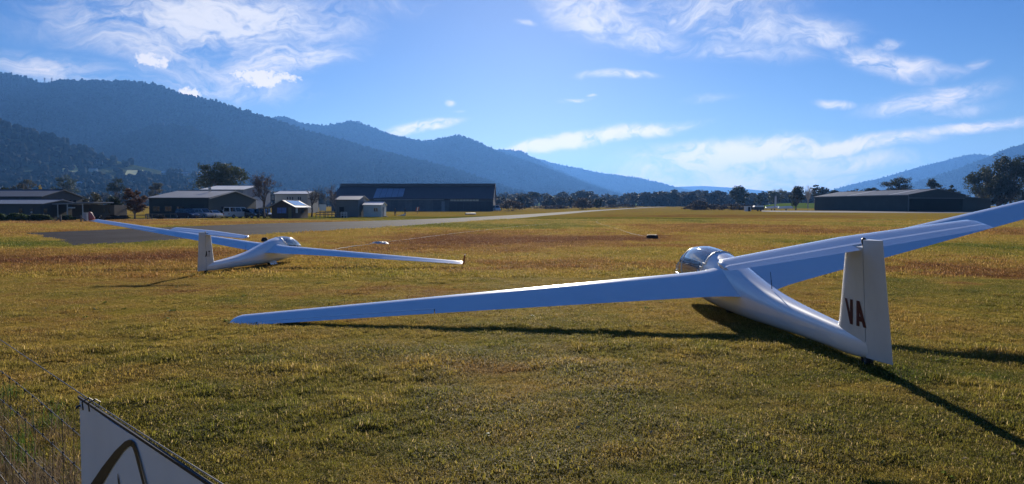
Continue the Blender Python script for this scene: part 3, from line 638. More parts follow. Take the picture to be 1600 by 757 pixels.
for i, (px_, lb) in enumerate(((70, 'left lattice pylon in the notch of the mountain skyline'), (81, 'right lattice pylon in the notch of the mountain skyline'))):
    q = at(px_, 131.5, 3195); top_ = at(px_, 122, 3195).z - q.z + 6; T_ = thing('pylon', lb, 'pylon', (q.x, q.y, q.z - 6), 0, 'pylons on the mountain crest')
    def lat(m):
        for sx_, sy_ in ((-1, -1), (1, -1), (1, 1), (-1, 1)): m.tube([(sx_*3, sy_*3, 0), (sx_*.8, sy_*.8, top_)], .45, 4)
        for k in range(6):
            z = top_*k/6; w_ = 3 - 2.2*k/6; m.tube([(-w_, -w_, z), (w_, -w_, z + top_/6)], .25, 4)
    part('mast', mat('pylon_steel', (.12, .12, .13), .7), T_, lat); part('crossarm', MATS['pylon_steel'], T_, lambda m: (m.box(-6, 6, -.4, .4, top_*.82, top_*.82 + .8), m.box(-4.5, 4.5, -.4, .4, top_*.95, top_*.95 + .8)))

# ------------------------------------------------------------------ gliders
GEL = mat('white_gelcoat', (.90, .90, .89), .28, var=.03, scale=2.0, coat=1.0)
FINW = mat('fin_paint', (.74, .73, .70), .42, var=.07, scale=3.5, coat=.3, stretch=(1, 1, .5))
RUBBER = mat('rubber', (.018, .018, .018), .75, var=.2, scale=20)
HUB = mat('hub_metal', (.45, .45, .46), .35, metal=.8)
GAP = mat('gap_shadow_strip', (.10, .10, .11), .8)  # dark strip filling the hinge gaps, coloured as their shade
MAROON = mat('maroon_vinyl', (.075, .007, .017), .45, var=.1)
BLACKV = mat('black_vinyl', (.012, .012, .014), .45, var=.1)
REDP = mat('red_winglet_paint', (.32, .035, .022), .4, var=.08, coat=.4)
TUB = mat('cockpit_grey', (.24, .24, .25), .7, var=.2)
SEATM = mat('seat_fabric', (.05, .055, .07), .9, var=.3)
STRAP = mat('harness_webbing', (.55, .53, .48), .8, var=.1)
CANO = glass('canopy_perspex', (.90, .93, .95), 1.0, dust_glare=.30)
def airfoil(t=.15, m=.03, nu=14, nl=10):
    """laminar section: round nose, nearly straight back to the trailing edge (fractions from the trailing edge)"""
    top, bot, xm = t*.60, t*.55, .28
    def up(x): return top*math.sqrt(max(0, 1 - ((xm - x)/xm)**2)) if x < xm else top*(1 - (x - xm)/(1 - xm))*(1 + .10*(x - xm)*(1 - x)/.16*.5)
    def lo(x): return bot*math.sqrt(max(0, 1 - ((.35 - x)/.35)**2)) if x < .35 else bot*(1 - ((x - .35)/.65)**1.5)
    U = [.5*(1 + math.cos(math.pi*k/nu)) for k in range(nu + 1)]
    Lw = [.5*(1 - math.cos(math.pi*k/nl)) for k in range(1, nl + 1)]
    return [(1 - x, up(x)) for x in U] + [(1 - x, -lo(x)) for x in Lw[:-1]]
AF = airfoil(); AFT = airfoil(.13, 0.0)
def clipaf(af, lo, hi):
    """part of a section between two chord fractions measured from the trailing edge, same point count"""
    return [(min(max(c, lo), hi), z if lo <= c <= hi else None) for c, z in af]
def af_z(af, c, upper):
    n = [p for p in (af[:15] if upper else [af[0]] + af[:14:-1] + [af[14]])]
    n = sorted(n); return float(np.interp(c, [p[0] for p in n], [p[1] for p in n]))
def section(af, te, ch, zte, inc, y, lo=0.0, hi=1.0, thick=1.0):
    out = []
    for i, (c, z) in enumerate(af):
        cc = min(max(c, lo), hi)
        if cc != c: z = af_z(af, cc, i <= 14)
        z *= thick
        out.append(Vector((te + ch*(cc*math.cos(inc) - z*math.sin(inc)), y, zte + ch*(cc*math.sin(inc) + z*math.cos(inc)))))
    return out
def spline(xs_, ys_, q):
    xs_ = np.array(xs_, float); ys_ = np.array(ys_, float); m = np.gradient(ys_, xs_); out = []
    for v in q:
        i = int(np.clip(np.searchsorted(xs_, v) - 1, 0, len(xs_) - 2)); h = xs_[i+1] - xs_[i]; t = (v - xs_[i])/h
        out.append((2*t**3-3*t*t+1)*ys_[i] + (t**3-2*t*t+t)*h*m[i] + (-2*t**3+3*t*t)*ys_[i+1] + (t**3-t*t)*h*m[i+1])
    return np.array(out)
def glyph(ch):
    # strokes as quads in a unit cell (u right, v up)
    if ch == 'V': return [[(0,1),(.31,1),(.66,0),(.34,0)], [(.69,1),(1,1),(.66,0),(.34,0)]]
    if ch == 'A': return [[(0,0),(.31,0),(.66,1),(.34,1)], [(.69,0),(1,0),(.66,1),(.34,1)], [(.24,.20),(.76,.20),(.70,.40),(.30,.40)]]
    if ch == 'T': return [[(0,1),(0,.8),(1,.8),(1,1)], [(.38,.8),(.38,0),(.62,0),(.62,.8)]]
def build_glider(name, label, pos, head, roll, s, q, letters, lmat, side, red_tips):
    G = thing(name, label, 'glider', (pos[0], pos[1], 0)); G.rotation_euler = (-roll, 0, math.pi/2 - head); G.scale = (s, s, s)
    half = 7.5
    # wings
    def wpar(y):
        a = (y - .3)/(half - .3); ch = q['rootc'] + (q['tipc'] - q['rootc'])*a; te = q['wTEx'] + (q['tipTEx'] - q['wTEx'])*a
        inc = q['inc'] + (q['inct'] - q['inc'])*max(0, a); zle = q['wz'] + math.tan(q['dih'])*(y - .3) + ch*math.sin(q['inc'])
        return te + ch*(math.cos(q['inc']) - math.cos(inc)), ch, zle - ch*math.sin(inc), inc
    def wsec(y, sg, lo=0., hi=1., f=1., th=1.):
        te, ch, z, inc = wpar(min(y, half)); sec = section(AF, te, ch*f, z, inc, y*sg, lo, hi, th); return sec
    ya, yb = 4.55, 7.1
    for sg in (1, -1):
        mb = MB()
        rt = []
        for y, f, th in ((.12, 1.14, 1.25), (.26, 1.12, 1.22), (.36, 1.06, 1.12), (.52, 1.015, 1.03), (.8, 1, 1)):
            te, ch, z, inc = wpar(y); rt.append(section(AF, te - ch*(f - 1)*.6, ch*f, z - ch*(f-1)*.6*math.sin(inc), inc, y*sg, 0, 1, th))
        mb.loft(rt + [wsec(y, sg) for y in np.linspace(1.2, ya, 8)])
        mb.loft([wsec(y, sg, .222, 1) for y in np.linspace(ya, yb, 6)])
        tip = [wsec(yb, sg), wsec(half - .14, sg)]
        for dy, f in ((.08, .95), (.035, .84), (.01, .66), (0, .5)): tip.append(wsec(half - dy, sg, 0, 1, f, .9*f))
        mb.loft(tip)
        w = mb.build('wing', GEL, G, smooth=True); sharp(w, 50)
        al = MB(); al.loft([wsec(y, sg, 0, .200) for y in np.linspace(ya + .012, yb - .012, 6)])
        sharp(al.build('aileron', GEL, w, smooth=True), 40)
        gp = MB()   # dark hinge gap under the skin line
        gp.loft([wsec(y, sg, .199, .223, 1, .80) for y in np.linspace(ya + .004, yb - .004, 6)]); gp.build('hinge_gap', GAP, w)
        te, ch, z, inc = wpar(half)
        if red_tips:
            wl = MB(); secs = []
            for k, (u, f, off) in enumerate(((-.04, .9, 0), (.06, .85, .02), (.16, .7, .05), (.27, .5, .085), (.32, .36, .11))):
                c = ch*f; xx = te + ch*.02 - off*1.1 + ch*(.5 - .5*f)
                secs.append([Vector((xx + c*p, (half + .01 + off*.45 + zz*c*.5)*sg, z + ch*math.sin(inc)*.5 + u)) for p, zz in AFT])
            wl.loft(secs); wl.build('winglet', REDP, G, smooth=True)
        else:
            sk = MB(); sk.tube([(te + ch*.75, (half - .16)*sg, z + ch*.75*math.sin(inc) - .03), (te + ch*.4, (half - .13)*sg, z + ch*.4*math.sin(inc) - .055), (te + ch*.08, (half - .14)*sg, z - .015)], [.02, .028, .02], 6)
            sk.build('tip_skid', RUBBER, G, smooth=True)
    # fuselage
    fx = [-4.13,-4.02,-3.8,-3.2,-2.4,-1.7,-1.1,-.6,0,.5,.95,1.4,1.85,2.15,2.33,2.42]
    zb = [.105,.092,.08,.085,.085,.075,.07,.075,.09,.11,.14,.185,.26,.335,.42,.49]
    ztp = [.325,.335,.36,.41,.485,.58,.70,.82,.95,1.015,1.03,.985,.86,.72,.60,.51]
    hw = [.045,.065,.09,.12,.158,.20,.245,.28,.31,.322,.322,.305,.255,.185,.105,.02]
    X = np.concatenate([np.linspace(-4.13, -.6, 26)[:-1], np.linspace(-.6, 1.9, 30), np.linspace(1.9, 2.42, 12)[1:]])
    B_, T_, W_ = (spline(fx, v, X) for v in (zb, ztp, hw)); NA = 36
    def ring(x, zb_, zt_, hw_, inset=0.0):
        out = []; zc = zb_ + (zt_ - zb_)*.46
        for k in range(NA):
            a = 2*math.pi*k/NA; cs, sn = math.cos(a), math.sin(a)
            hh = (zt_ - zc) if cs > 0 else (zc - zb_)
            e = .92 if cs > 0 else .85
            out.append(Vector((x, math.copysign(abs(sn)**e, sn)*(max(hw_ - inset, .004)), zc + math.copysign(abs(cs)**e, cs)*max(hh - inset, .004))))
        return out
    rings = [ring(*v) for v in zip(X, B_, T_, W_)]
    c0, c1 = q['can']
    i0 = int(np.argmin(abs(X - c0))); i1 = int(np.argmin(abs(X - c1))); ks = 8   # glass spans eight cells down each side
    def glasscell(i, k):
        kk = k if k < NA/2 else k - NA          # cell centre angle index
        lim = ks + 1 if i > i0 + 4 else ks - 3 + (i - i0)
        return i0 <= i < i1 and -lim <= kk < lim
    fu = MB(); gl = MB(); n = NA; vs = [p for r in rings for p in r]; ff = []; gf = []
    for i in range(len(rings) - 1):
        for k in range(n):
            quad = (i*n + k, i*n + (k+1) % n, (i+1)*n + (k+1) % n, (i+1)*n + k)
            (gf if glasscell(i, k) else ff).append(quad)
    ff += [tuple(range(n))[::-1], tuple((len(rings)-1)*n + k for k in range(n))]
    def sub(faces):
        used = sorted({v for f_ in faces for v in f_}); mp_ = {v: i for i, v in enumerate(used)}; m_ = MB(); m_.add([vs[v] for v in used], [tuple(mp_[v] for v in f_) for f_ in faces]); return m_
    fo = sub(ff).build('fuselage', GEL, G, smooth=True); sharp(fo, 60)
    can = sub(gf).build('canopy', CANO, G, smooth=True)
    # canopy frame along the glass edge and the mid arch
    cnt = {}
    for f_ in gf:
        for a, b2 in zip(f_, f_[1:] + f_[:1]): e_ = (min(a, b2), max(a, b2)); cnt[e_] = cnt.get(e_, 0) + 1
    fr = MB(); WHT = mat('canopy_frame_white', (.72, .72, .70), .4, var=.05)
    nb = {}
    for (a, b2), c in cnt.items():
        if c == 1: nb.setdefault(a, []).append(b2); nb.setdefault(b2, []).append(a)
    st = next(iter(nb)); loop = [st]; prv = None
    while True:
        nx_ = [v for v in nb[loop[-1]] if v != prv]
        if not nx_ or nx_[0] == st: break
        prv = loop[-1]; loop.append(nx_[0])
    fr.tube([vs[v] for v in loop + [st]], .018, 6)
    im = int(np.argmin(abs(X - (c0 + (c1 - c0)*.58))))
    arch = [rings[im][k % NA] for k in range(-ks - 1, ks + 2)]
    fr.tube([p*1.0 + Vector((0, 0, 0)) for p in arch], .013, 5); fr.build('frame', WHT, can, smooth=True)
    # clear-view window set into the side of the hood
    for sg in (1, -1):
        r_ = rings[im + 4]; r2 = rings[im + 8]; ka, kb = (ks - 2, ks) if sg > 0 else (NA - ks + 2, NA - ks)
        if im + 8 < len(rings):
            pl = [r_[ka], r2[ka], r2[kb], r_[kb]]; m_ = MB()
            for a, b2 in zip(pl, pl[1:] + pl[:1]): m_.tube([a*1.003, b2*1.003], .009, 4)
            m_.build('vent_window', WHT, can)
    # cockpit
    ct = MB(); ins = [ring(X[i], B_[i], T_[i], W_[i], .035) for i in range(i0 - 1, i1 - 1)]
    ct.loft([[r_[k] for k in range(ks + 2, NA - ks - 1)] for r_ in ins], closed=False); ct.build('cockpit_tub', TUB, G, smooth=True)
    part('seat', SEATM, G, lambda m: (m.hexa([(c0+.16,-.21,.32),(c0+.66,-.21,.22),(c0+.66,.21,.22),(c0+.16,.21,.32)], [(c0+.12,-.21,.38),(c0+.66,-.21,.30),(c0+.66,.21,.30),(c0+.12,.21,.38)]),
                                      m.hexa([(c0+.10,-.2,.32),(c0+.2,-.2,.32),(c0+.2,.2,.32),(c0+.10,.2,.32)], [(c0-.1,-.17,.84),(c0-.02,-.17,.86),(c0-.02,.17,.86),(c0-.1,.17,.84)])))
    part('headrest', SEATM, G, lambda m: m.hexa([(c0-.1,-.08,.82),(c0-.02,-.08,.82),(c0-.02,.08,.82),(c0-.1,.08,.82)], [(c0-.12,-.07,.93),(c0-.05,-.07,.93),(c0-.05,.07,.93),(c0-.12,.07,.93)]))
    for sg in (1, -1):
        part('harness', STRAP, G, lambda m: m.hexa([(c0+.02,sg*.10-.025,.83),(c0+.05,sg*.10-.025,.83),(c0+.05,sg*.10+.025,.83),(c0+.02,sg*.10+.025,.83)], [(c0+.30,sg*.12-.025,.40),(c0+.33,sg*.12-.025,.40),(c0+.33,sg*.12+.025,.40),(c0+.30,sg*.12+.025,.40)]))
    part('instrument_panel', TUB, G, lambda m: m.hexa([(c1-.52,-.13,.36),(c1-.44,-.13,.36),(c1-.44,.13,.36),(c1-.52,.13,.36)], [(c1-.48,-.17,.68),(c1-.36,-.15,.70),(c1-.36,.15,.70),(c1-.48,.17,.68)]))
    # fin, rudder
    def xl(z): return np.interp(z, [.05, .26, .34, .45, 1.28], [q['xfb'] + .34, q['xfb'] + .16, q['xfb'] + .03, q['xfb'] - .04, q['xft']])
    def xte(z): return np.interp(z, [.12, 1.36], [q['xrud'], q['xrt']])
    def xh(z): return np.interp(z, [.12, 1.36], [q['xhb'], q['xht']])
    def hth(sv, ch_): return .085*ch_*(2.4*math.sqrt(max(sv, 0)) - 1.6*sv - .8*sv*sv) * .78 + .002
    def vsec(z, s0, s1, n=8):
        a, e = xl(z), xte(z); ch_ = a - e; S_ = [s0 + (s1 - s0)*(k/n)**(1.7 if s0 == 0 else 1) for k in range(n + 1)]
        L_ = [Vector((a - ch_*v, hth(v, ch_), z)) for v in S_]; R_ = [Vector((a - ch_*v, -hth(v, ch_), z)) for v in reversed(S_)]
        return L_ + R_
    def sfr(z, x): return (xl(z) - x)/(xl(z) - xte(z))
    fm_ = MB(); fm_.loft([vsec(z, 0, sfr(z, xh(z) + .008)) for z in (.16, .26, .34, .45, .7, .95, 1.15, 1.285)])
    fin = fm_.build('fin', FINW, G, smooth=True); sharp(fin, 50)
    rm = MB(); rs = []
    for z in (.115, .14, .4, .7, 1.0, 1.2, 1.33, 1.36): rs.append(vsec(z, sfr(z, xh(z) - .008), 1.0))
    rm.loft(rs); rud = rm.build('rudder', FINW, G, smooth=True); sharp(rud, 50)
    gm_ = MB(); gm_.loft([[Vector((xh(z) + d, w_, z)) for d, w_ in ((.012, .02), (-.012, .02), (-.012, -.02), (.012, -.02))] for z in (.17, .5, 1.0, 1.28)]); gm_.build('hinge_gap', GAP, fin)
    hm_ = MB().lathe([(.004, .05), (.03, .03), (.036, 0), (.03, -.03), (.004, -.05)], 10, 'z', (xh(.2) + .01, 0, .24)); hm_.build('rudder_hinge', BLACKV, rud, smooth=True)
    hm2 = MB().lathe([(.004, .045), (.024, .03), (.028, 0), (.02, -.05), (.004, -.06)], 8, 'z', (xh(1.3) + .025, 0, 1.335)); hm2.build('hinge_fairing', BLACKV, rud, smooth=True)
    # registration letters on the visible side
    for ch_, (xa, xb, z0, z1) in letters:
        m_ = MB()
        for qd in glyph(ch_):
            pts = []
            for u, v in qd:
                z = z0 + (z1 - z0)*v; x = xa + (xb - xa)*u; pts.append(Vector((x, side*(hth(sfr(z, x), xl(z) - xte(z)) + .004), z)))
            m_.add(pts, [(0, 1, 2, 3)])
        m_.build('letter', lmat, fin, fix=False)['label'] = 'painted letter ' + ch_ + ' on the fin'
    # tailplane
    hs = q['hspan']; zt = q['zhs']
    for sg in (1, -1):
        pass
    def tsec(y, lo, hi, f=1.0):
        a = abs(y)/hs; ch_ = (.58 - .15*a); te = q['xhs'] + .02*a; c2 = ch_*f
        return section(AFT, te + (ch_ - c2)*.25, c2, zt - .02 - ch_*.30*math.sin(.13), .13, y, lo, hi, 1.15)
    tm = MB(); ysp = list(np.linspace(-(hs - .06), hs - .06, 17))
    main = [tsec(y, .30, 1) for y in ysp]
    main = [tsec(-hs, .3, 1, .55), tsec(-hs + .015, .3, 1, .8)] + main + [tsec(hs - .015, .3, 1, .8), tsec(hs, .3, 1, .55)]
    tm.loft(main); tp = tm.build('tailplane', GEL, G, smooth=True); sharp(tp, 55)
    for sg in (1, -1):
        em = MB(); em.loft([tsec(y*sg, 0, .292) for y in (.045, .3, .7, 1.1, hs - .05)] + [tsec((hs - .01)*sg, 0, .292, .8)]); sharp(em.build('elevator', GEL, tp, smooth=True), 45)
    gm2 = MB(); gm2.loft([tsec(y, .285, .305, 1.0) for y in (-hs + .08, 0, hs - .08)]); 
    # wheels
    wm = thing('x', 'x', 'x'); bpy.data.objects.remove(wm)
    ty = MB().lathe([(.10, -.05), (.15, -.062), (.185, -.045), (.20, -.015), (.20, .015), (.185, .045), (.15, .062), (.10, .05)], 24, 'y', (0, 0, .195), closed=True).build('main_wheel', RUBBER, G, smooth=True)
    MB().lathe([(.001, -.04), (.11, -.045), (.11, .045), (.001, .04)], 18, 'y', (0, 0, .195)).build('hub', HUB, ty)
    if not q['doors']:
        fa = MB(); fa.loft([[Vector((x, w_*math.sin(a), .16 - d*max(0, math.cos(a)) + .05*max(0, -math.cos(a)))) for a in [2*math.pi*k/16 for k in range(16)]] for x, w_, d in ((-.36, .02, .0), (-.26, .07, .055), (-.12, .10, .10), (.04, .11, .12), (.18, .10, .09), (.30, .05, .04), (.36, .02, 0))])
        fa.build('wheel_fairing', GEL, G, smooth=True)
    else:
        for sg in (1, -1):
            part('gear_door', GEL, G, lambda m: m.hexa([(-.30, sg*.13, .13), (.26, sg*.13, .12), (.26, sg*.142, .12), (-.30, sg*.142, .13)], [(-.26, sg*.22, -.0 + .03), (.22, sg*.22, .03), (.22, sg*.232, .03), (-.26, sg*.232, .03)]))
        part('gear_leg', HUB, G, lambda m: (m.tube([(-.02, .08, .19), (.2, .09, .32)], .018), m.tube([(-.02, -.08, .19), (.2, -.09, .32)], .018)))
    tw = MB().lathe([(.03, -.03), (.07, -.032), (.08, -.012), (.08, .012), (.07, .032), (.03, .03)], 16, 'y', (q['xt'], 0, .08), closed=True).build('tail_wheel', RUBBER, G, smooth=True)
    MB().lathe([(.001, -.022), (.04, -.026), (.04, .026), (.001, .022)], 12, 'y', (q['xt'], 0, .08)).build('hub', HUB, tw)
    an = MB(); an.tube([(-1.75, 0, .585), (-1.78, 0, .82)], [.006, .003], 5); an.build('antenna', BLACKV, G)
    return G
q1 = dict(rootc=1.004, tipc=.44, wTEx=-1.101, tipTEx=-.672, inc=.25, inct=.20, dih=.0895, wz=.47, can=(.18, 2.18), xfb=-3.511, xft=-3.898, xrud=-4.498, xrt=-4.602, xhb=-4.085, xht=-4.29, xt=-4.014,
          zhs=1.30, xhs=-4.262, hspan=1.41, doors=False)
build_glider('glider', 'white glider with maroon VA on its fin, left wingtip resting on the grass', (3.465, 11.87), -.068, .1535, 1.0, q1,
             [('V', (-3.80, -3.975, .44, .715)), ('A', (-3.985, -4.165, .44, .715))], MAROON, 1, False)
q2 = dict(rootc=.977, tipc=.40, wTEx=-.811, tipTEx=-.357, inc=.20, inct=.12, dih=.046, wz=.53, can=(.55, 2.16), xfb=-3.677, xft=-3.999, xrud=-4.555, xrt=-4.641, xhb=-4.15, xht=-4.33, xt=-4.094,
          zhs=1.325, xhs=-4.30, hspan=1.322, doors=True)
build_glider('glider', 'white glider with red winglets and black AT on its fin, parked near the runway', (-7.219, 22.412), .186, -.099, .791, q2,
             [('A', (-4.26, -4.15, .56, .75)), ('T', (-4.12, -4.01, .56, .75))], BLACKV, -1, True)
# dark soft bag lying on the far glider's wing root
bg_ = MB()
rr_ = random.Random(4)
rgs = []
for h_, w_ in ((0, .8), (.05, 1.0), (.14, .95), (.22, .75), (.27, .35)):
    rgs.append([Vector((.17*w_*math.copysign(abs(math.cos(a))**.7, math.cos(a)) + .04*h_, .11*w_*math.copysign(abs(math.sin(a))**.7, math.sin(a)), h_ + rr_.uniform(-.012, .012))) for a in [2*math.pi*k/14 for k in range(14)]])
bg_.loft(rgs); bo = bg_.build('bag', mat('black_canvas', (.016, .016, .018), .85, var=.3, scale=8, bump=.4, bscale=30), smooth=True, loc=(-7.38, 22.50, .68)); bo.scale = (.58, .58, .48)
tag(bo, 'small black bag on the far glider wing root behind its fuselage', 'bag')

# ------------------------------------------------------------------ tow ropes, drogue, tyre
ROPE = mat('pale_rope', (.62, .58, .48), .9, var=.15, scale=6)
def rope(name, label, pl, r, cat='rope', n=140, wob=.05):
    q = [P(*p) for p in pl]; d = [0]
    for a, c in zip(q, q[1:]): d.append(d[-1] + (c - a).length)
    s = np.linspace(0, d[-1], n); x = np.interp(s, d, [v.x for v in q]); y = np.interp(s, d, [v.y for v in q])
    for _ in range(3):
        x[1:-1] = (x[:-2] + 2*x[1:-1] + x[2:])/4; y[1:-1] = (y[:-2] + 2*y[1:-1] + y[2:])/4
    x += wob*(fbm(s*.6, s*0 + 3, 3) - .5)*2
    z = np.array([g(v) for v in y]) + r + .015 + .03*fbm(s*2.1, s*0 + 8, 3)
    m = MB(); m.tube([Vector(v) for v in zip(x, y, z)], r, 6); o = m.build(name, ROPE, smooth=True); return tag(o, label, cat)
rope('tow_rope', 'pale tow rope stretched across the grass right of the far glider', [(500, 396.5), (540, 388.5), (593, 381.5), (650, 374), (720, 364.8), (800, 355.8), (860, 350.5)], .017)
rope('tyre_rope', 'thin rope curving from the black tyre towards the runway', [(1012, 371.5), (998, 368.8), (985, 366), (970, 360.5), (955, 355.5), (940, 351.5), (933.5, 349), (931.5, 346.5), (935, 344)], .014)
tq = P(1019, 374.4)
T = thing('tyre', 'black tyre lying flat on the grass, tied to a rope', 'tyre', tq)
def tyr(m):
    m.lathe([(.17, .03), (.19, .0), (.25, -.005), (.295, .03), (.305, .07), (.305, .17), (.295, .21), (.25, .245), (.19, .24), (.17, .21), (.185, .12)], 36, closed=True)
part('tyre_body', RUBBER, T, tyr, True)
def treads(m):
    for k in range(36):
        a = 2*math.pi*k/36; c, s_ = math.cos(a), math.sin(a); u = Vector((-s_, c, 0)); o_ = Vector((c, s_, 0))
        q_ = [o_*.300 - u*.018, o_*.312 - u*.018, o_*.312 + u*.018, o_*.300 + u*.018]
        m.hexa([p + Vector((0, 0, .06)) for p in q_], [p + Vector((0, 0, .18)) for p in q_])
part('tread', RUBBER, T, treads)['kind'] = 'stuff'
part('rim_highlight', mat('rim_highlight_grey', (.33, .32, .30), .6, metal=.3, var=.3, scale=10), T, lambda m: m.lathe([(.19, .235), (.255, .249), (.258, .243), (.19, .225)], 30, closed=True), True)  # grey ring painted on as the highlight round the tyre's rim
cq = P(593, 382.3)
D = thing('drogue_parachute', 'crumpled white drogue parachute lying on the tow rope', 'parachute', cq)
def crumple(m):
    nx_, ny_ = 26, 14; vs_ = []
    for j in range(ny_):
        for i in range(nx_):
            u, v = i/(nx_-1)*2 - 1, j/(ny_-1)*2 - 1; e = max(0, 1 - u*u)*max(0, 1 - v*v)
            vs_.append((u*.42 + .05*v, v*.25 + .04*math.sin(u*5), .012 + e**.5*(.05 + .14*float(fbm(u*3 + 5, v*3 + 2, 4)))))
    m.add(vs_, [(j*nx_+i, j*nx_+i+1, (j+1)*nx_+i+1, (j+1)*nx_+i) for j in range(ny_-1) for i in range(nx_-1)])
part('canopy_cloth', mat('nylon_white', (.74, .73, .70), .6, var=.08), D, crumple, True)
part('shroud_line', ROPE, D, lambda m: m.tube([(.36, .1, .05), (.7, .2, .02), (1.0, .32, .015)], .008, 5))

# ------------------------------------------------------------------ wire fence and its banner
A0, DV = Vector((-.66, 1.65, 0)), Vector((-.71, .75, 0)).normalized()
NV = Vector((DV.y, -DV.x, 0))                    # towards the field
def fpt(px, py):
    """(distance along the fence, height) of a photo position on the fence plane"""
    a, b_, c = ray(px, py); k = (A0.x*NV.x + A0.y*NV.y)/(a*NV.x + b_*NV.y); p = Vector((a*k, b_*k, CH + c*k))
    return (p - A0).dot(DV), p.z
def fp(t, z, off=0.0): v = A0 + DV*t + NV*off; return Vector((v.x, v.y, z))
GALV = mat('galvanised_wire', (.20, .195, .185), .5, metal=.5, var=.2, scale=20)
POST = mat('fence_post_steel', (.10, .085, .07), .8, metal=.2, var=.4, scale=12)
FN = thing('wire_fence', 'galvanised wire mesh fence crossing the lower left corner', 'fence', fp(3.3, 0))
def fpart(name, m, pts, r, n=5):
    mb = MB(); mb.tube([p - Vector(FN.location) for p in pts], r, n); return mb.build(name, m, FN, smooth=True)
HZS = [1.052, .905, .78, .655, .53, .405, .28, .155]
for i, z in enumerate(HZS):
    fpart('wire', GALV, [fp(t, z - (.010 if i else .004)*math.sin(t*1.9 + i)) for t in np.linspace(-1.6, 7.0, 70)], .0018 if i in (0,) else .0014)
rf = random.Random(9); STAYM = mat('rusty_stay', (.07, .06, .05), .8, metal=.2, var=.4, scale=30)
for t in np.arange(-1.5, 6.9, .15):
    pts = [fp(t + rf.uniform(-.006, .006), z - (.010 if k else .004)*math.sin(t*1.9 + k + 1), .002) for k, z in enumerate(HZS[1:])]
    fpart('stay_wire', STAYM, pts, .0010, 4)
    kn = MB()
    for p in pts: kn.lathe([(.0008, -.007), (.0042, -.004), (.0042, .004), (.0008, .007)], 6, 'z', p - Vector(FN.location))
    kn.build('knot', STAYM, FN)['kind'] = 'stuff'
for t in (-1.58, 3.3, 7.0): fpart('post', POST, [fp(t, -.3, -.02), fp(t, 1.16, -.02)], .022, 6)
# banner: corner of a printed panel hung from the top wire
BN = thing('banner', 'white printed banner panel tied to the wire fence, dark brush mark', 'banner', fp(.2, .3))
bl = Vector(BN.location)
t1, z1 = fpt(128.5, 620)
def bq(t, z, off): return fp(t, z, off) - bl
def panel(m):
    z0 = .30; nt_ = 18
    for k in range(nt_):
        a, c = -1.25 + (t1 + 1.25)*k/nt_, -1.25 + (t1 + 1.25)*(k + 1)/nt_
        w_ = lambda t: .004*math.sin(t*7)
        m.hexa([bq(a, z0, -.012 + w_(a)), bq(c, z0, -.012 + w_(c)), bq(c, z0, -.008 + w_(c)), bq(a, z0, -.008 + w_(a))], [bq(a, z1 - .004, -.012 + w_(a)), bq(c, z1 - .004, -.012 + w_(c)), bq(c, z1 - .004, -.008 + w_(c)), bq(a, z1 - .004, -.008 + w_(a))])
part('panel', mat('banner_white', (.78, .78, .77), .5, var=.05, scale=3), BN, panel)
part('top_shadow_edge', mat('edge_shadow_line', (.012, .012, .014), .6), BN, lambda m: m.hexa([bq(-1.25, z1 - .004, -.0135), bq(t1 + .002, z1 - .004, -.0135), bq(t1 + .002, z1 - .004, -.006), bq(-1.25, z1 - .004, -.006)], [bq(-1.25, z1 + .004, -.0135), bq(t1 + .002, z1 + .004, -.0135), bq(t1 + .002, z1 + .004, -.006), bq(-1.25, z1 + .004, -.006)]))  # black edging coloured as the dark shadow line along the top
def mark(pl, name, m):
    ps = [fpt(*p) for p in pl]
    mb = MB(); h = len(ps)//2
    pts = [bq(t, z, -.0185) for t, z in ps]; mb.add(pts, [(i, i + 1, len(ps) - 2 - i, len(ps) - 1 - i) for i in range(h - 1)])
    return mb.build(name, m, BN, fix=False)
INK = mat('banner_ink', (.020, .019, .017), .5)
mark([(104,820),(128,788),(150,757),(170,728),(190,703),(206,688),(213,685),(217,686),(219,689),(215,695),(210,697),(203,704),(187,727),(168,757),(151,788),(133,820)], 'brush_mark', INK)
mark([(217,686),(221,690),(226,706),(232,730),(239,757),(246,788),(243,788),(235,757),(228,731),(222,708),(218,697),(215,695)], 'brush_mark', INK)
mark([(195,738),(196,745),(198,757),(202,775),(199,775),(196,757),(194.5,746),(194.5,738)], 'brush_mark', INK)
for px_, py_ in ((143, 629), (153, 631)):
    tt, zz = fpt(px_, py_); m_ = MB(); m_.tube([bq(tt, zz - .02, -.024), bq(tt, zz + .006, -.026), bq(tt + .003, zz + .014, -.006), bq(tt, zz + .004, .006), bq(tt, zz - .02, .0)], .0024, 5); m_.build('cable_tie', BLACKV, BN)
m_ = MB(); tt, zz = fpt(132, 636); m_.tube([bq(tt, zz, -.022), bq(tt + .012, zz, -.02), bq(tt + .02, zz + .004, .0)], .004, 5); m_.build('cable_tie', BLACKV, BN)

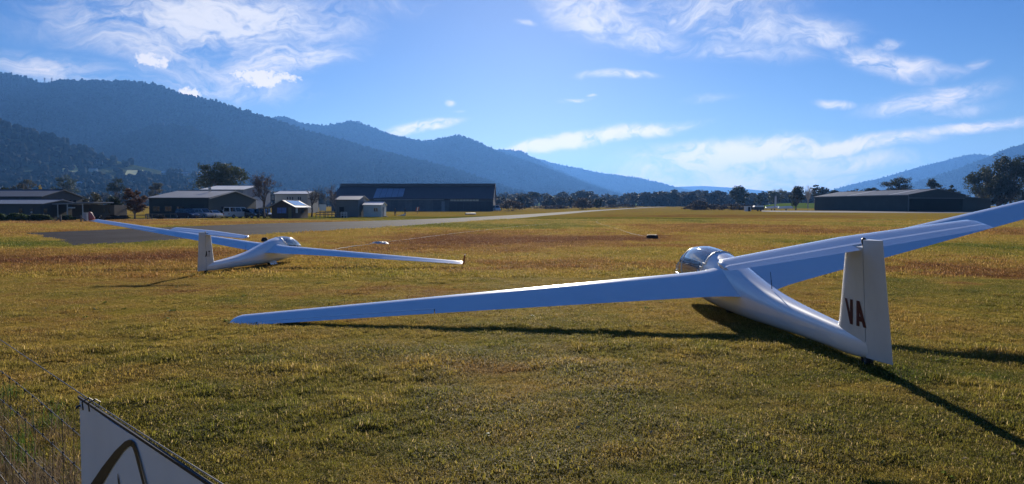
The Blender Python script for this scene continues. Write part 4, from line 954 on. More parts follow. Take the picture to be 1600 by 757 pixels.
# ------------------------------------------------------------------ grass
GR = leafy('turf_blade', (.2, .2, .05), .5, .75, turf=True, rough=.7)
GR2 = leafy('turf_blade_far', (.2, .2, .05), .5, .5, turf=True, rough=.7, straw=.3)
def tuft(seed, n, ln, rad, lean, width, gm=None):
    r = random.Random(seed); m = MB()
    for _ in range(n):
        a = r.uniform(0, 6.28); q = rad*math.sqrt(r.random()); p = Vector((math.cos(a)*q, math.sin(a)*q, -.004)); b2 = r.uniform(0, 6.28)
        d = Vector((math.cos(b2), math.sin(b2), 0)); L_ = ln*r.uniform(.45, 1.15); le = lean*r.uniform(.3, 1.5); w = width*r.uniform(.6, 1.2); s = Vector((-d.y, d.x, 0))*w*.5
        mid = p + d*L_*le*.35 + Vector((0, 0, L_*.6)); tip = p + d*L_*le + Vector((0, 0, L_*max(.25, 1 - .5*le)))
        m.add([p - s, p + s, mid + s*.8, mid - s*.8, tip], [(0, 1, 2, 3), (3, 2, 4)], r.random())
    return m.mesh('turf_tuft', gm or GR, fix=False)
TU = [tuft(i, 28, .036, .085, .85, .0042) for i in range(4)] + [tuft(10 + i, 26, .055, .05, .5, .0046) for i in range(2)]
TF = [tuft(20 + i, 30, .055, .20, .8, .011, GR2) for i in range(3)]
# runway in polygon test
RP = np.array([(v[0], v[1]) for v in RUNPOLY])
def inside(x, y):
    c = np.zeros(len(x), bool); n = len(RP); j = n - 1
    for i in range(n):
        xi, yi = RP[i]; xj, yj = RP[j]; hit = ((yi > y) != (yj > y)) & (x < (xj - xi)*(y - yi)/(yj - yi + 1e-12) + xi); c ^= hit; j = i
    return c
def turf(name, label, Y0, Y1, n, protos, tall=None, smin=.55, smax=1.25, margin=1.2):
    r = np.random.default_rng(int(Y0*10) + 3); u = r.random(n)
    Y = np.sqrt(Y0**2 + u*(Y1**2 - Y0**2)); x = r.uniform(-1, 1, n)*(.74*Y + margin)
    cl = fbm(x*1.3, Y*1.3, 4); keep = (~inside(x + 1.6*(fbm(x*.5, Y*.5 + 9, 4) - .5), Y + 1.6*(fbm(x*.5 + 31, Y*.5, 4) - .5))) & (r.random(n) < np.clip((cl - .15)*4.5, .6, 1)); x, Y, cl = x[keep], Y[keep], cl[keep]; k = len(x)
    cf = np.clip((.55*cl + .45*fbm(x*3.7 + 11, Y*3.7, 3) - .32)/.36, 0, 1); s = r.uniform(smin, smax, k)*(.55 + .85*cf)
    pick = r.integers(0, len(protos) if tall is None else tall, k)
    if tall is not None:
        tm_ = (fbm(x*.7 + 40, Y*.7, 3) > .60) & (r.random(k) < .5); pick[tm_] = r.integers(tall, len(protos), tm_.sum())
    rot = np.stack([r.normal(0, .12, k), r.normal(0, .12, k), r.uniform(0, 6.28, k)], -1)
    o = scatter(name, np.stack([x, Y, np.interp(Y, GY, GZ)], -1), rot, np.stack([s, s, s*r.uniform(.7, 1.25, k)], -1), pick, protos, turf_value(x, Y)); o['label'] = label; o['category'] = 'grass'
turf('grass', 'short tan and green winter grass in the foreground', 3.6, 9, 110000, TU, 4, .65, 1.5)
turf('grass', 'short winter grass around the near glider', 9, 18, 150000, TU, 4, .6, 1.05)
turf('grass', 'mown winter grass of the middle field', 18, 48, 90000, TF, None, .7, 1.4, 2)
turf('grass', 'mown winter grass beside the runway', 48, 120, 60000, TF, None, 1.2, 2.4, 3)
# rank dry stems under the fence
DRY = leafy('dry_stem', (.20, .15, .085), .3, .4); GRN = leafy('rank_green', (.09, .15, .03), .35, .4)
def rank(seed, m, n, ln):
    r = random.Random(seed); mb = MB()
    for _ in range(n):
        a = r.uniform(0, 6.28); q = .09*math.sqrt(r.random()); p = Vector((math.cos(a)*q, math.sin(a)*q, -.01)); b2 = r.uniform(0, 6.28); d = Vector((math.cos(b2), math.sin(b2), 0)); L_ = ln*r.uniform(.4, 1.1); w = .004*r.uniform(.6, 1.2); s = Vector((-d.y, d.x, 0))*w*.5
        le = r.uniform(.15, .8); k1 = p + d*L_*le*.2 + Vector((0, 0, L_*.5)); k2 = p + d*L_*le*.6 + Vector((0, 0, L_*.85)); tip = p + d*L_*le*1.1 + Vector((0, 0, L_*.9))
        mb.add([p - s, p + s, k1 + s, k1 - s, k2 + s*.8, k2 - s*.8, tip], [(0, 1, 2, 3), (3, 2, 4, 5), (5, 4, 6)], r.random())
    return mb.mesh('rank_tuft', m, fix=False)
RK = [rank(1, DRY, 22, .30), rank(2, DRY, 16, .22), rank(3, GRN, 24, .16)]
r = np.random.default_rng(77); k = 1500; tt = r.uniform(.4, 6.5, k); of = r.normal(-.15, .38, k); v = np.array([fp(a, 0, o_) for a, o_ in zip(tt, of)])
rot = np.stack([r.normal(0, .1, k), r.normal(0, .1, k), r.uniform(0, 6.28, k)], -1); s = r.uniform(.4, 1.1, k)
pk = np.where(fbm(v[:, 0]*2.2, v[:, 1]*2.2, 3) > .52, 2, r.integers(0, 2, k))
o = scatter('rank_grass', v, rot, np.stack([s, s, s], -1), pk, RK); o['label'] = 'long dry grass and weeds along the wire fence'; o['category'] = 'grass'

# pale dry leaves and flat weeds strewn in the turf
LIT = mat('dry_leaf', (.44, .33, .18), .9, var=.3, spec=0.0, scale=20)
def litter_proto(seed):
    r = random.Random(seed); m = MB()
    a, c = r.uniform(.016, .03), r.uniform(.006, .011)
    m.add([(-a/2, 0, .004), (-a*.1, c, .012), (a/2, 0, .006), (-a*.1, -c, .010)], [(0, 3, 1), (1, 3, 2)]); return m.mesh('leaf_fleck', LIT, fix=False)
WEED = leafy('weed_leaf', (.12, .16, .035), .4, .4)
def weed_proto(seed):
    r = random.Random(seed); m = MB()
    for k in range(11):
        a = k*2.4 + r.uniform(-.3, .3); L_ = r.uniform(.035, .075); w = L_*.22; d = Vector((math.cos(a), math.sin(a), 0)); s_ = Vector((-d.y, d.x, 0))*w; up = Vector((0, 0, 1))
        m.add([d*.006, d*L_*.55 + s_ + up*L_*.38, d*L_ + up*L_*.22, d*L_*.55 - s_ + up*L_*.38], [(0, 1, 2, 3)], r.random())
    return m.mesh('weed_rosette', WEED, fix=False)
r = np.random.default_rng(51)
for nm, lb, n, protos, lift, sr in (('leaf_litter', 'pale dry leaves strewn through the near grass', 1000, [litter_proto(i) for i in range(3)], .022, (.7, 1.5)), ('weeds', 'flat green weeds dotted through the near grass', 200, [weed_proto(i) for i in range(3)], .002, (.45, 1.1))):
    Y = np.sqrt(3.6**2 + r.random(n)*(16**2 - 3.6**2)); x = r.uniform(-1, 1, n)*(.74*Y + 1); k = fbm(x*.6 + (9 if nm == 'weeds' else 2), Y*.6, 3) > .47; x, Y = x[k], Y[k]; n = len(x)
    s = r.uniform(*sr, n); rot = np.stack([r.normal(0, .3, n), r.normal(0, .3, n), r.uniform(0, 6.28, n)], -1)
    o = scatter(nm, np.stack([x, Y, np.full(n, lift)], -1), rot, np.stack([s, s, s], -1), r.integers(0, 3, n), protos); o['label'] = lb

# ------------------------------------------------------------------ buildings
def wallmat(n, c, ax=0, p=.25): return corrugated(n, c, .75, p, 0, ax)
DKGREEN = wallmat('dark_green_sheet', (.030, .040, .036)); DKGREEN_Y = wallmat('dark_green_sheet_side', (.030, .040, .036), 1)
GREYROOF = corrugated('grey_roof_sheet', (.22, .22, .22), .5, .3, .1, 0)
DKROOF = corrugated('dark_roof_sheet', (.075, .08, .085), .5, .3, .1, 1)
WHROOF = corrugated('white_roof_sheet', (.66, .67, .68), .5, .3, 0, 0)
SLATE = wallmat('slate_sheet', (.085, .095, .115)); HROOF = corrugated('maroon_black_roof', (.075, .034, .032), .7, .4, 0, 0)
PALEW = wallmat('pale_wall', (.62, .64, .60)); CREAM = mat('cream_wall', (.40, .40, .36), .8)
BROWN = mat('brown_brick', (.085, .055, .042), .9, var=.3, scale=6, bump=.4, bscale=25); SLW = wallmat('blue_grey_wall', (.15, .165, .175))
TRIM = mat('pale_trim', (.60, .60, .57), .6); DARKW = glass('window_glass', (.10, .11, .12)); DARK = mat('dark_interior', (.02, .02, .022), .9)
BLUEB = mat('blue_poster', (.10, .16, .42), .5, var=.35, scale=2); TIMBER = mat('weathered_timber', (.16, .13, .10), .9, var=.35, scale=5, bump=.4); WHITEP = mat('white_paint', (.76, .76, .74), .5, var=.06)
SOLAR = mat('solar_cell', (.018, .022, .05), .15, var=.2, coat=.6)
def pane(mb, a, b, n, t=.05):
    """thin box on a wall rectangle a..b (two opposite corners, same wall), proud by t along n"""
    a = Vector(a); b = Vector(b); n = Vector(n)
    c = [Vector((a.x, a.y, a.z)), Vector((b.x, b.y, a.z)), Vector((b.x, b.y, b.z)), Vector((a.x, a.y, b.z))]
    mb.prism(c, n*t)
DFR = mat('dark_frame', (.07, .075, .08), .6)
def window(B, a, b, n, frame=DFR, glassm=None, name='window'):
    """framed window: frame bars proud of the wall, glass just in front of it"""
    w = MB(); a = Vector(a); b = Vector(b); n = Vector(n); pane(w, a + n*.01, b + n*.01, n, .03); wo_ = w.build(name, glassm or DARKW, B)
    f = MB(); d = Vector((b.x - a.x, b.y - a.y, 0)); L_ = d.length; d.normalize(); k = .06
    for p0, p1 in ((a, a + d*L_ + Vector((0, 0, k))), (Vector((a.x, a.y, b.z - k)), b), (a, Vector((a.x, a.y, b.z)) + d*k), (Vector((b.x, b.y, a.z)) - d*k, b), (a + d*(L_/2 - k/2), Vector((a.x, a.y, b.z)) + d*(L_/2 + k/2))):
        pane(f, p0 + n*.012, p1 + n*.012, n, .06)
    f.build('frame', frame, wo_); return wo_
def gable(name, label, cat, x0, x1, y0, y1, eave, top, axis, wall, roof, over=.3, rot=0.0, origin=None, z0=None, thick=.12, front=True):
    """building with pitched roof. local frame: x along the front, y away from the viewer"""
    o = origin or ((x0 + x1)/2, y0); zz = g(o[1]) if z0 is None else z0
    B = thing(name, label, cat, (o[0], o[1], zz), rot)
    if origin is None: x0 -= o[0]; x1 -= o[0]; y0 -= o[1]; y1 -= o[1]
    if axis == 'x':
        ym = (y0 + y1)/2
        part('wall', wall, B, lambda m: m.prism([(x0, y0, -.4), (x0, y0, eave), (x0, ym, top), (x0, y1, eave), (x0, y1, -.4)], (x1 - x0, 0, 0)))
        s = (top - eave)/(ym - y0)
        for sg, ya in ((1, y0), (-1, y1)):
            part('roof', roof, B, lambda m: m.prism([(x0 - over, ya - sg*over, eave - s*over + .02), (x0 - over, ym, top + .02), (x0 - over, ym, top + thick), (x0 - over, ya - sg*over, eave - s*over + thick)], (x1 - x0 + 2*over, 0, 0)))
        part('ridge_cap', roof, B, lambda m: m.box(x0 - over, x1 + over, ym - .2, ym + .2, top + thick - .03, top + thick + .06))
    else:
        xm = (x0 + x1)/2
        if front: part('wall', wall, B, lambda m: m.prism([(x0, y0, -.4), (x0, y0, eave), (xm, y0, top), (x1, y0, eave), (x1, y0, -.4)], (0, y1 - y0, 0)))
        s = (top - eave)/(xm - x0)
        for sg, xa in ((1, x0), (-1, x1)):
            part('roof', roof, B, lambda m: m.prism([(xa - sg*over, y0 - over, eave - s*over + .02), (xm, y0 - over, top + .02), (xm, y0 - over, top + thick), (xa - sg*over, y0 - over, eave - s*over + thick)], (0, y1 - y0 + 2*over, 0)))
        part('ridge_cap', roof, B, lambda m: m.box(xm - .2, xm + .2, y0 - over, y1 + over, top + thick - .03, top + thick + .06))
    return B
def Zp(py, Y): return at(800, py, Y).z
# right hangar: long dark side wall, gable with open doorway, lean-to
RH = gable('hangar', 'dark green gabled hangar with an open black doorway, right of the field', 'hangar', 0, 24, 0, 46, 5.6, 7.5, 'y', DKGREEN, DKROOF, over=.35, rot=math.atan2(.29, .957), origin=(131, 250), front=False)
part('wall', DKGREEN_Y, RH, lambda m: m.box(0, .2, .2, 46, -.6, 5.6), label='long left wall'); part('wall', DKGREEN_Y, RH, lambda m: m.box(23.8, 24, .2, 46, -.6, 5.6)); part('wall', DKGREEN, RH, lambda m: m.prism([(.2, 45.8, -.6), (.2, 45.8, 5.55), (12, 45.8, 7.4), (23.8, 45.8, 5.55), (23.8, 45.8, -.6)], (0, .18, 0)))
part('gable_header', DKGREEN, RH, lambda m: m.prism([(0, 0, 4.4), (0, 0, 5.6), (12, 0, 7.5), (24, 0, 5.6), (24, 0, 4.4)], (0, .2, 0)))
part('door_jamb', DKGREEN, RH, lambda m: m.box(0, .7, 0, .2, -.6, 4.4)); part('door_jamb', DKGREEN, RH, lambda m: m.box(23, 24, 0, .2, -.6, 4.4))
part('door_track', mat('track_steel', (.12, .13, .13), .6), RH, lambda m: m.box(.2, 23.6, -.12, -.005, 4.35, 4.6))
part('corner_flashing', mat('dull_flashing', (.16, .17, .165), .6), RH, lambda m: m.box(-.06, .12, -.06, .004, -.6, 5.6))
part('lean_to_wall', DKGREEN, RH, lambda m: m.prism([(24.01, .6, -.6), (24.01, .6, 4.9), (36, .6, 4.3), (36, .6, -.6)], (0, 40, 0)))
part('lean_to_roof', DKROOF, RH, lambda m: m.prism([(24.01, .3, 4.93), (24.01, .3, 5.05), (36.3, .3, 4.42), (36.3, .3, 4.3)], (0, 40.6, 0)))
sl_ = (7.5 - 5.6)/12
for d_ in (7.2, 27.0): part('skylight_strip', mat('skylight_sheet', (.60, .58, .52), .4), RH, lambda m: m.prism([(-.36, d_, 5.6 - .36*sl_ + .125), (12, d_, 7.625), (12, d_, 7.66), (-.36, d_, 5.6 - .36*sl_ + .16)], (0, 1.1, 0)))
part('gutter', TRIM, RH, lambda m: m.box(-.52, -.37, -.3, 46.3, 5.46, 5.6))
# big dark hangar behind the runway
YH, YR = 262., 281.; ze, zr = Zp(311.3, YH) - g(YH), Zp(288.2, YR) - g(YH); xa, xb = GX(518, YH), GX(771, YH)
BH = thing('hangar', 'very long dark hangar with maroon black roof beyond the runway', 'hangar', ((xa + xb)/2, YH, g(YH))); ox = (xa + xb)/2; xa -= ox; xb -= ox
part('wall', SLATE, BH, lambda m: m.prism([(xa, 0, -.6), (xa, 0, ze), (xa, 19, zr), (xa, 38, ze), (xa, 38, -.6)], (xb - xa, 0, 0)))
sh = (zr - ze)/19
for sg, y_ in ((1, 0), (-1, 38)):
    part('roof', HROOF, BH, lambda m: m.prism([(xa - .3, y_ - sg*.6, ze - sh*.6 + .03), (xa - .3, 19, zr + .03), (xa - .3, 19, zr + .2), (xa - .3, y_ - sg*.6, ze - sh*.6 + .2)], (xb - xa + .6, 0, 0)))
part('ridge_vent', corrugated('ridge_vent_sheet', (.055, .06, .075), .7, .5), BH, lambda m: m.prism([(xa - .3, 15.2, zr - sh*3.8 + .22), (xa - .3, 15.2, zr + .12), (xa - .3, 22.8, zr + .12), (xa - .3, 22.8, zr - sh*3.8 + .22)], (xb - xa + .6, 0, 0)))
def rp(px, py):   # photo position to the front roof plane, local
    a, b_, c = ray(px, py); a /= b_; c /= b_; z_at = lambda Y: CH + c*Y - g(YH); Y = (ze - sh*YH - CH + g(YH))/(c - sh); return Vector((a*Y - ox, Y - YH, z_at(Y)))
for i in range(5):
    def sheet(m, i=i):
        f0, f1 = i/5, (i + 1)/5 - .012; L0, L1 = (583, 311), (589, 296); R0, R1 = (630, 308.5), (633.5, 296)
        lp = lambda A_, B__, f: (A_[0] + (B__[0] - A_[0])*f, A_[1] + (B__[1] - A_[1])*f)
        m.prism([rp(*lp(L0, R0, f0)) + Vector((0, 0, .23)), rp(*lp(L0, R0, f1)) + Vector((0, 0, .23)), rp(*lp(L1, R1, f1)) + Vector((0, 0, .23)), rp(*lp(L1, R1, f0)) + Vector((0, 0, .23))], (0, 0, .05))
    part('roof_panel', corrugated('zinc_panel', (.16, .19, .26), .4, .3, .3), BH, sheet, label='lighter grey roof sheet')
def hx(px): return GX(px, YH) - ox
for i in range(9):
    a = 703.5 + i*5; part('window', mat('clerestory', (.62, .60, .52), .5, var=.15), BH, lambda m: m.box(hx(a), hx(a + 4.5), -.07, -.01, Zp(314.6, YH) - g(YH), Zp(311.9, YH) - g(YH)))
for i in range(6):
    a = 702 + i*11.2; part('hangar_door', mat('door_slate', (.035, .036, .05), .7, var=.2), BH, lambda m: m.box(hx(a), hx(a + 11), -.16 - .05*(i % 2), -.08 - .05*(i % 2), -.3, Zp(315.4, YH) - g(YH)))
for i in range(14): part('wall_panel', mat('slate_panel_%d' % (i % 3), [(.075, .085, .11), (.09, .10, .125), (.105, .115, .14)][i % 3], .8, var=.2, scale=.8), BH, lambda m: m.box(hx(545 + i*11), hx(545 + i*11 + 10.8), -.09, -.012, -.3, ze - .35 + .1*(i % 3)))
part('eave_trim', TRIM, BH, lambda m: m.box(hx(585), hx(694), -.78, -.66, ze - .30, ze - .20))
part('door', mat('door_grey', (.2, .22, .25), .6), BH, lambda m: m.box(hx(690), hx(695), -.14, -.10, -.3, 3.4))
# green shed
GS = gable('shed', 'dark green shed with pale grey roof behind the parked cars', 'shed', -67.2, -56.2, 140, 166, 3.7, 5.25, 'x', DKGREEN, GREYROOF, z0=0)
for x in (-4.8, -2.6, -.4): window(GS, (x, -.01, 1.2), (x + 1.3, -.01, 2.2), (0, -1, 0))
part('roller_door', mat('roller_dark', (.02, .026, .025), .7), GS, lambda m: m.box(2.2, 4.8, -.06, -.01, 0, 2.6))
part('verge_trim', GREYROOF, GS, lambda m: m.prism([(5.8, -.3, 3.62), (5.8, 13, 5.3), (5.8, 26.3, 3.62), (5.8, 26.3, 3.5), (5.8, 13, 5.16), (5.8, -.3, 3.5)], (.12, 0, 0)))
part('vent', TRIM, GS, lambda m: m.lathe([(.25, 5.1), (.25, 5.75), (.38, 5.8), (.30, 6.0), (.01, 6.05)], 10, 'z', (2.0, 9.5, 0)), True)
for d_ in (6, 15): window(GS, (5.51, d_, 1.1), (5.51, d_ + 1.6, 2.2), (1, 0, 0))
# white hangar behind it
WH = gable('hangar', 'pale hangar with white roof behind the green shed', 'hangar', -76, -65.8, 185, 206, 6.35 - g(185), 7.55 - g(185), 'x', wallmat('pale_blue_sheet', (.26, .30, .36)), WHROOF)
part('roller_door', mat('pale_roller', (.42, .45, .5), .6), WH, lambda m: m.box(5.12, 5.17, 6, 14, -.2, 4.4)); window(WH, (-3, -.01, 3.4), (-1, -.01, 4.6), (0, -1, 0))
# long white building with dark slots
YW = 214.; WB = gable('building', 'long white building with dark window slots left of the bare bushy tree', 'building', GX(430, YW), GX(481, YW), YW, YW + 12, Zp(303.5, YW) - g(YW), Zp(298.5, YW) - g(YW), 'x', CREAM, WHROOF)
for px_ in (449, 453, 457, 466, 469): part('window', DARK, WB, lambda m: m.box(GX(px_, YW) - GX(455.5, YW), GX(px_ + 1.7, YW) - GX(455.5, YW), -.05, -.01, Zp(313, YW) - g(YW), Zp(308, YW) - g(YW)))
part('gutter', mat('dark_gutter', (.1, .1, .1), .6), WB, lambda m: m.box(GX(430, YW) - GX(455.5, YW) - .3, GX(481, YW) - GX(455.5, YW) + .3, -.45, -.33, Zp(304.2, YW) - g(YW), Zp(303.6, YW) - g(YW)))
part('arch', CREAM, WB, lambda m: m.tube([(4.2 + 1.7*math.cos(a), -.4, 1.6 + (Zp(299, YW) - g(YW) - 1.4)*math.sin(a)) for a in np.linspace(0, math.pi/2, 10)], .14, 6), True)
# brown cottage
CT = gable('cottage', 'brown brick cottage with solar panels on its pale roof', 'cottage', -42.0, -38.2, 132, 141.5, 2.15, 3.15, 'y', BROWN, mat('pale_tile', (.42, .42, .41), .7, var=.15, scale=3), over=.55, z0=0)
window(CT, (-.95, -.01, .85), (.75, -.01, 1.95), (0, -1, 0), glassm=BLUEB); part('door', mat('cottage_door', (.16, .12, .05), .6), CT, lambda m: m.box(1.05, 1.6, -.05, -.01, 0, 1.95))
window(CT, (1.91, 1.2, .9), (1.91, 2.6, 1.9), (1, 0, 0), glassm=WHITEP); window(CT, (1.91, 5, .9), (1.91, 6.2, 1.9), (1, 0, 0))
part('awning', GREYROOF, CT, lambda m: m.prism([(-2.45, -.3, 2.0), (-2.45, -.3, 2.08), (-4.2, -.3, 1.8), (-4.2, -.3, 1.72)], (0, 5, 0)))
for y_ in (0, 4.4): part('post', TIMBER, CT, lambda m: m.box(-4.1, -3.98, y_, y_ + .12, -.1, 1.75))
s_c = (3.15 - 2.15)/1.9
for i in range(5):
    def pv_(m, i=i):
        y_ = 1.0 + i*1.55; x0_, x1_ = .35, 1.95
        zf = lambda x: 3.15 - x*s_c + .15
        m.prism([(x0_, y_, zf(x0_)), (x1_, y_, zf(x1_)), (x1_, y_, zf(x1_) + .04), (x0_, y_, zf(x0_) + .04)], (0, 1.48, 0))
    part('solar_panel', SOLAR, CT, pv_)
# grey shed and white shed
SG = gable('shed', 'grey blue shed with pale roof left of the white hut', 'shed', -34.8, -30.5, 150, 160, 3.4, 4.25, 'x', SLW, GREYROOF)
part('roller_door', mat('grey_roller', (.10, .11, .12), .6), SG, lambda m: m.box(2.16, 2.2, 2.5, 6.5, -.1, 2.6)); part('door', DARK, SG, lambda m: m.box(-1.6, -.7, -.05, -.01, 0, 2.0))
HU = gable('hut', 'small white hut with white roof and one dark window', 'hut', -29.9, -26.3, 152, 158, 2.35, 2.95, 'x', PALEW, WHROOF, over=.22)
window(HU, (.3, -.01, 1.05), (1.15, -.01, 1.85), (0, -1, 0), frame=WHITEP); part('door', mat('hut_door', (.12, .14, .17), .6), HU, lambda m: m.box(1.81, 1.85, 1.8, 3.2, 0, 1.95)); part('step', TIMBER, HU, lambda m: m.box(1.9, 2.6, 1.7, 3.3, -.1, .16))
# left club buildings
LB = gable('building', 'long dark gabled hall at the left with slot windows', 'building', -135, -78.4, 126, 138, 3.7, 4.9, 'x', wallmat('hall_sheet', (.06, .068, .075)), mat('hall_roof', (.085, .10, .12), .6, var=.2, scale=.5), z0=0)
for i in range(6): part('window', DARKW, LB, lambda m: m.box(28.31, 28.35, 2.2 + i*1.4, 2.9 + i*1.4, 1.6, 3.2))
part('chimney', BROWN, LB, lambda m: m.box(8.2, 8.8, 5.2, 5.8, 4.4, 6.1))
LF = gable('building', 'low dark building with slate roof in front of the hall', 'building', -100, -72.2, 116, 125.5, 2.42, 3.05, 'x', wallmat('low_wall', (.075, .085, .09)), mat('slate_roof', (.17, .19, .22), .5, var=.15, scale=1), z0=0, over=.5)
for px_, w_ in ((30, 6), (48, 5), (69, 6)): window(LF, (GX(px_, 116) + 86.1, -.01, 1.0), (GX(px_ + w_, 116) + 86.1, -.01, 1.75), (0, -1, 0))
part('lamp', mat('lamp_white', (.8, .8, .78), .4), LF, lambda m: m.lathe([(.01, -.16), (.14, -.08), (.16, .05), (.01, .14)], 10, 'z', (GX(51, 116) + 86.1, -.2, 1.15)), True)
PO = thing('porch', 'flat roofed entrance porch on posts beside the low building', 'porch', (GX(115, 118), 118, 0)); px0 = GX(115, 118)
part('canopy_roof', mat('porch_roof', (.30, .32, .35), .5), PO, lambda m: m.prism([(GX(82, 118) - px0, 0, 2.35), (GX(82, 118) - px0, 0, 2.5), (GX(147, 118) - px0, 0, 2.78), (GX(147, 118) - px0, 0, 2.64)], (0, 6, 0)))
part('wall', mat('porch_wall', (.13, .115, .10), .85), PO, lambda m: m.box(GX(84, 118) - px0, GX(153, 118) - px0, 5, 9, -.2, 2.3))
for px_ in (90, 105, 129): part('post', TRIM, PO, lambda m: m.box(GX(px_, 118) - px0 - .06, GX(px_, 118) - px0 + .06, .1, .22, -.1, 2.5))
for px_ in (112, 134, 143): window(PO, (GX(px_, 118) - px0, 4.99, 1.0), (GX(px_ + 4, 118) - px0, 4.99, 1.8), (0, -1, 0))
part('beam', TRIM, PO, lambda m: m.box(GX(105, 118) - px0, GX(117, 118) - px0, .1, .22, 1.75, 1.95))
# edge building far right
gable('shed', 'dark shed at the extreme right edge behind the gums', 'shed', GX(1592, 281), GX(1750, 281), 262, 280, Zp(299, 262) - g(262), Zp(294, 262) - g(262), 'x', DKGREEN, DKROOF)
# township houses on the foothill
VF = LAY[('foothill', 3)]; PR = np.stack([800 + F*VF[..., 0]/VF[..., 1], 327 - F*(VF[..., 2] - CH)/VF[..., 1]], -1)
hl = [(18, 274, 'white'), (60, 283, 'pale'), (104, 283, 'pale'), (122, 278, 'white'), (150, 270, 'pale'), (133, 292, 'white'), (221, 288, 'white'), (262, 274, 'white'), (276, 274, 'pale'), (290, 275, 'white'), (156, 258, 'pale'), (243, 297, 'white'), (300, 283, 'pale')]
place = ['left edge of the slope', 'above the hall roof', 'above the hall gable', 'just right of the hall gable', 'high above the porch', 'above the porch', 'above the conifer', 'left of three near the gum','middle of three near the gum','right of three near the gum', 'highest on the foothill', 'left end of the green shed roof', 'close below the big gum']
for i, ((px_, py_, kd), pc) in enumerate(zip(hl, place)):
    d = np.hypot(PR[8:, :, 0] - px_, PR[8:, :, 1] - py_); j = np.unravel_index(np.argmin(d), d.shape); p = VF[8 + j[0], j[1]]
    H = gable('house', 'tiny far %s roofed house on the foothill, %s' % (kd, pc), 'house', p[0] - 6.5, p[0] + 6.5, p[1] - 3, p[1] + 5, 5.2, 7.2, 'x', CREAM if i % 2 else PALEW, WHROOF if kd == 'white' else GREYROOF, z0=float(p[2]) - .6, over=.5)
    H['group'] = 'far houses of the township'
    for x in (-4.5, 2.5): part('window', DARKW, H, lambda m: m.box(x, x + 1.8, -.06, -.01, 2.4, 3.9))
def paddock(pts, name):
    vs_ = []
    for px_, py_ in pts:
        d = np.hypot(PR[8:, :, 0] - px_, PR[8:, :, 1] - py_); j = np.unravel_index(np.argmin(d), d.shape); vs_.append(VF[8 + j[0], j[1]] + np.array([0, 0, 2.5]))
    m = MB(); m.add([tuple(v_) for v_ in vs_], [tuple(range(len(vs_)))]); tag(m.build(name, mat('light_green_paddock', (.20, .26, .08), .9, var=.25, scale=.02), fix=True), kind='structure')  # clearings of light yellow-green grass
paddock([(196, 279), (218, 279), (216, 270), (200, 270)], 'paddock'); paddock([(221, 278), (230, 278), (228, 270), (222, 270)], 'paddock'); paddock([(96, 271), (128, 271), (124, 262), (104, 263)], 'paddock')

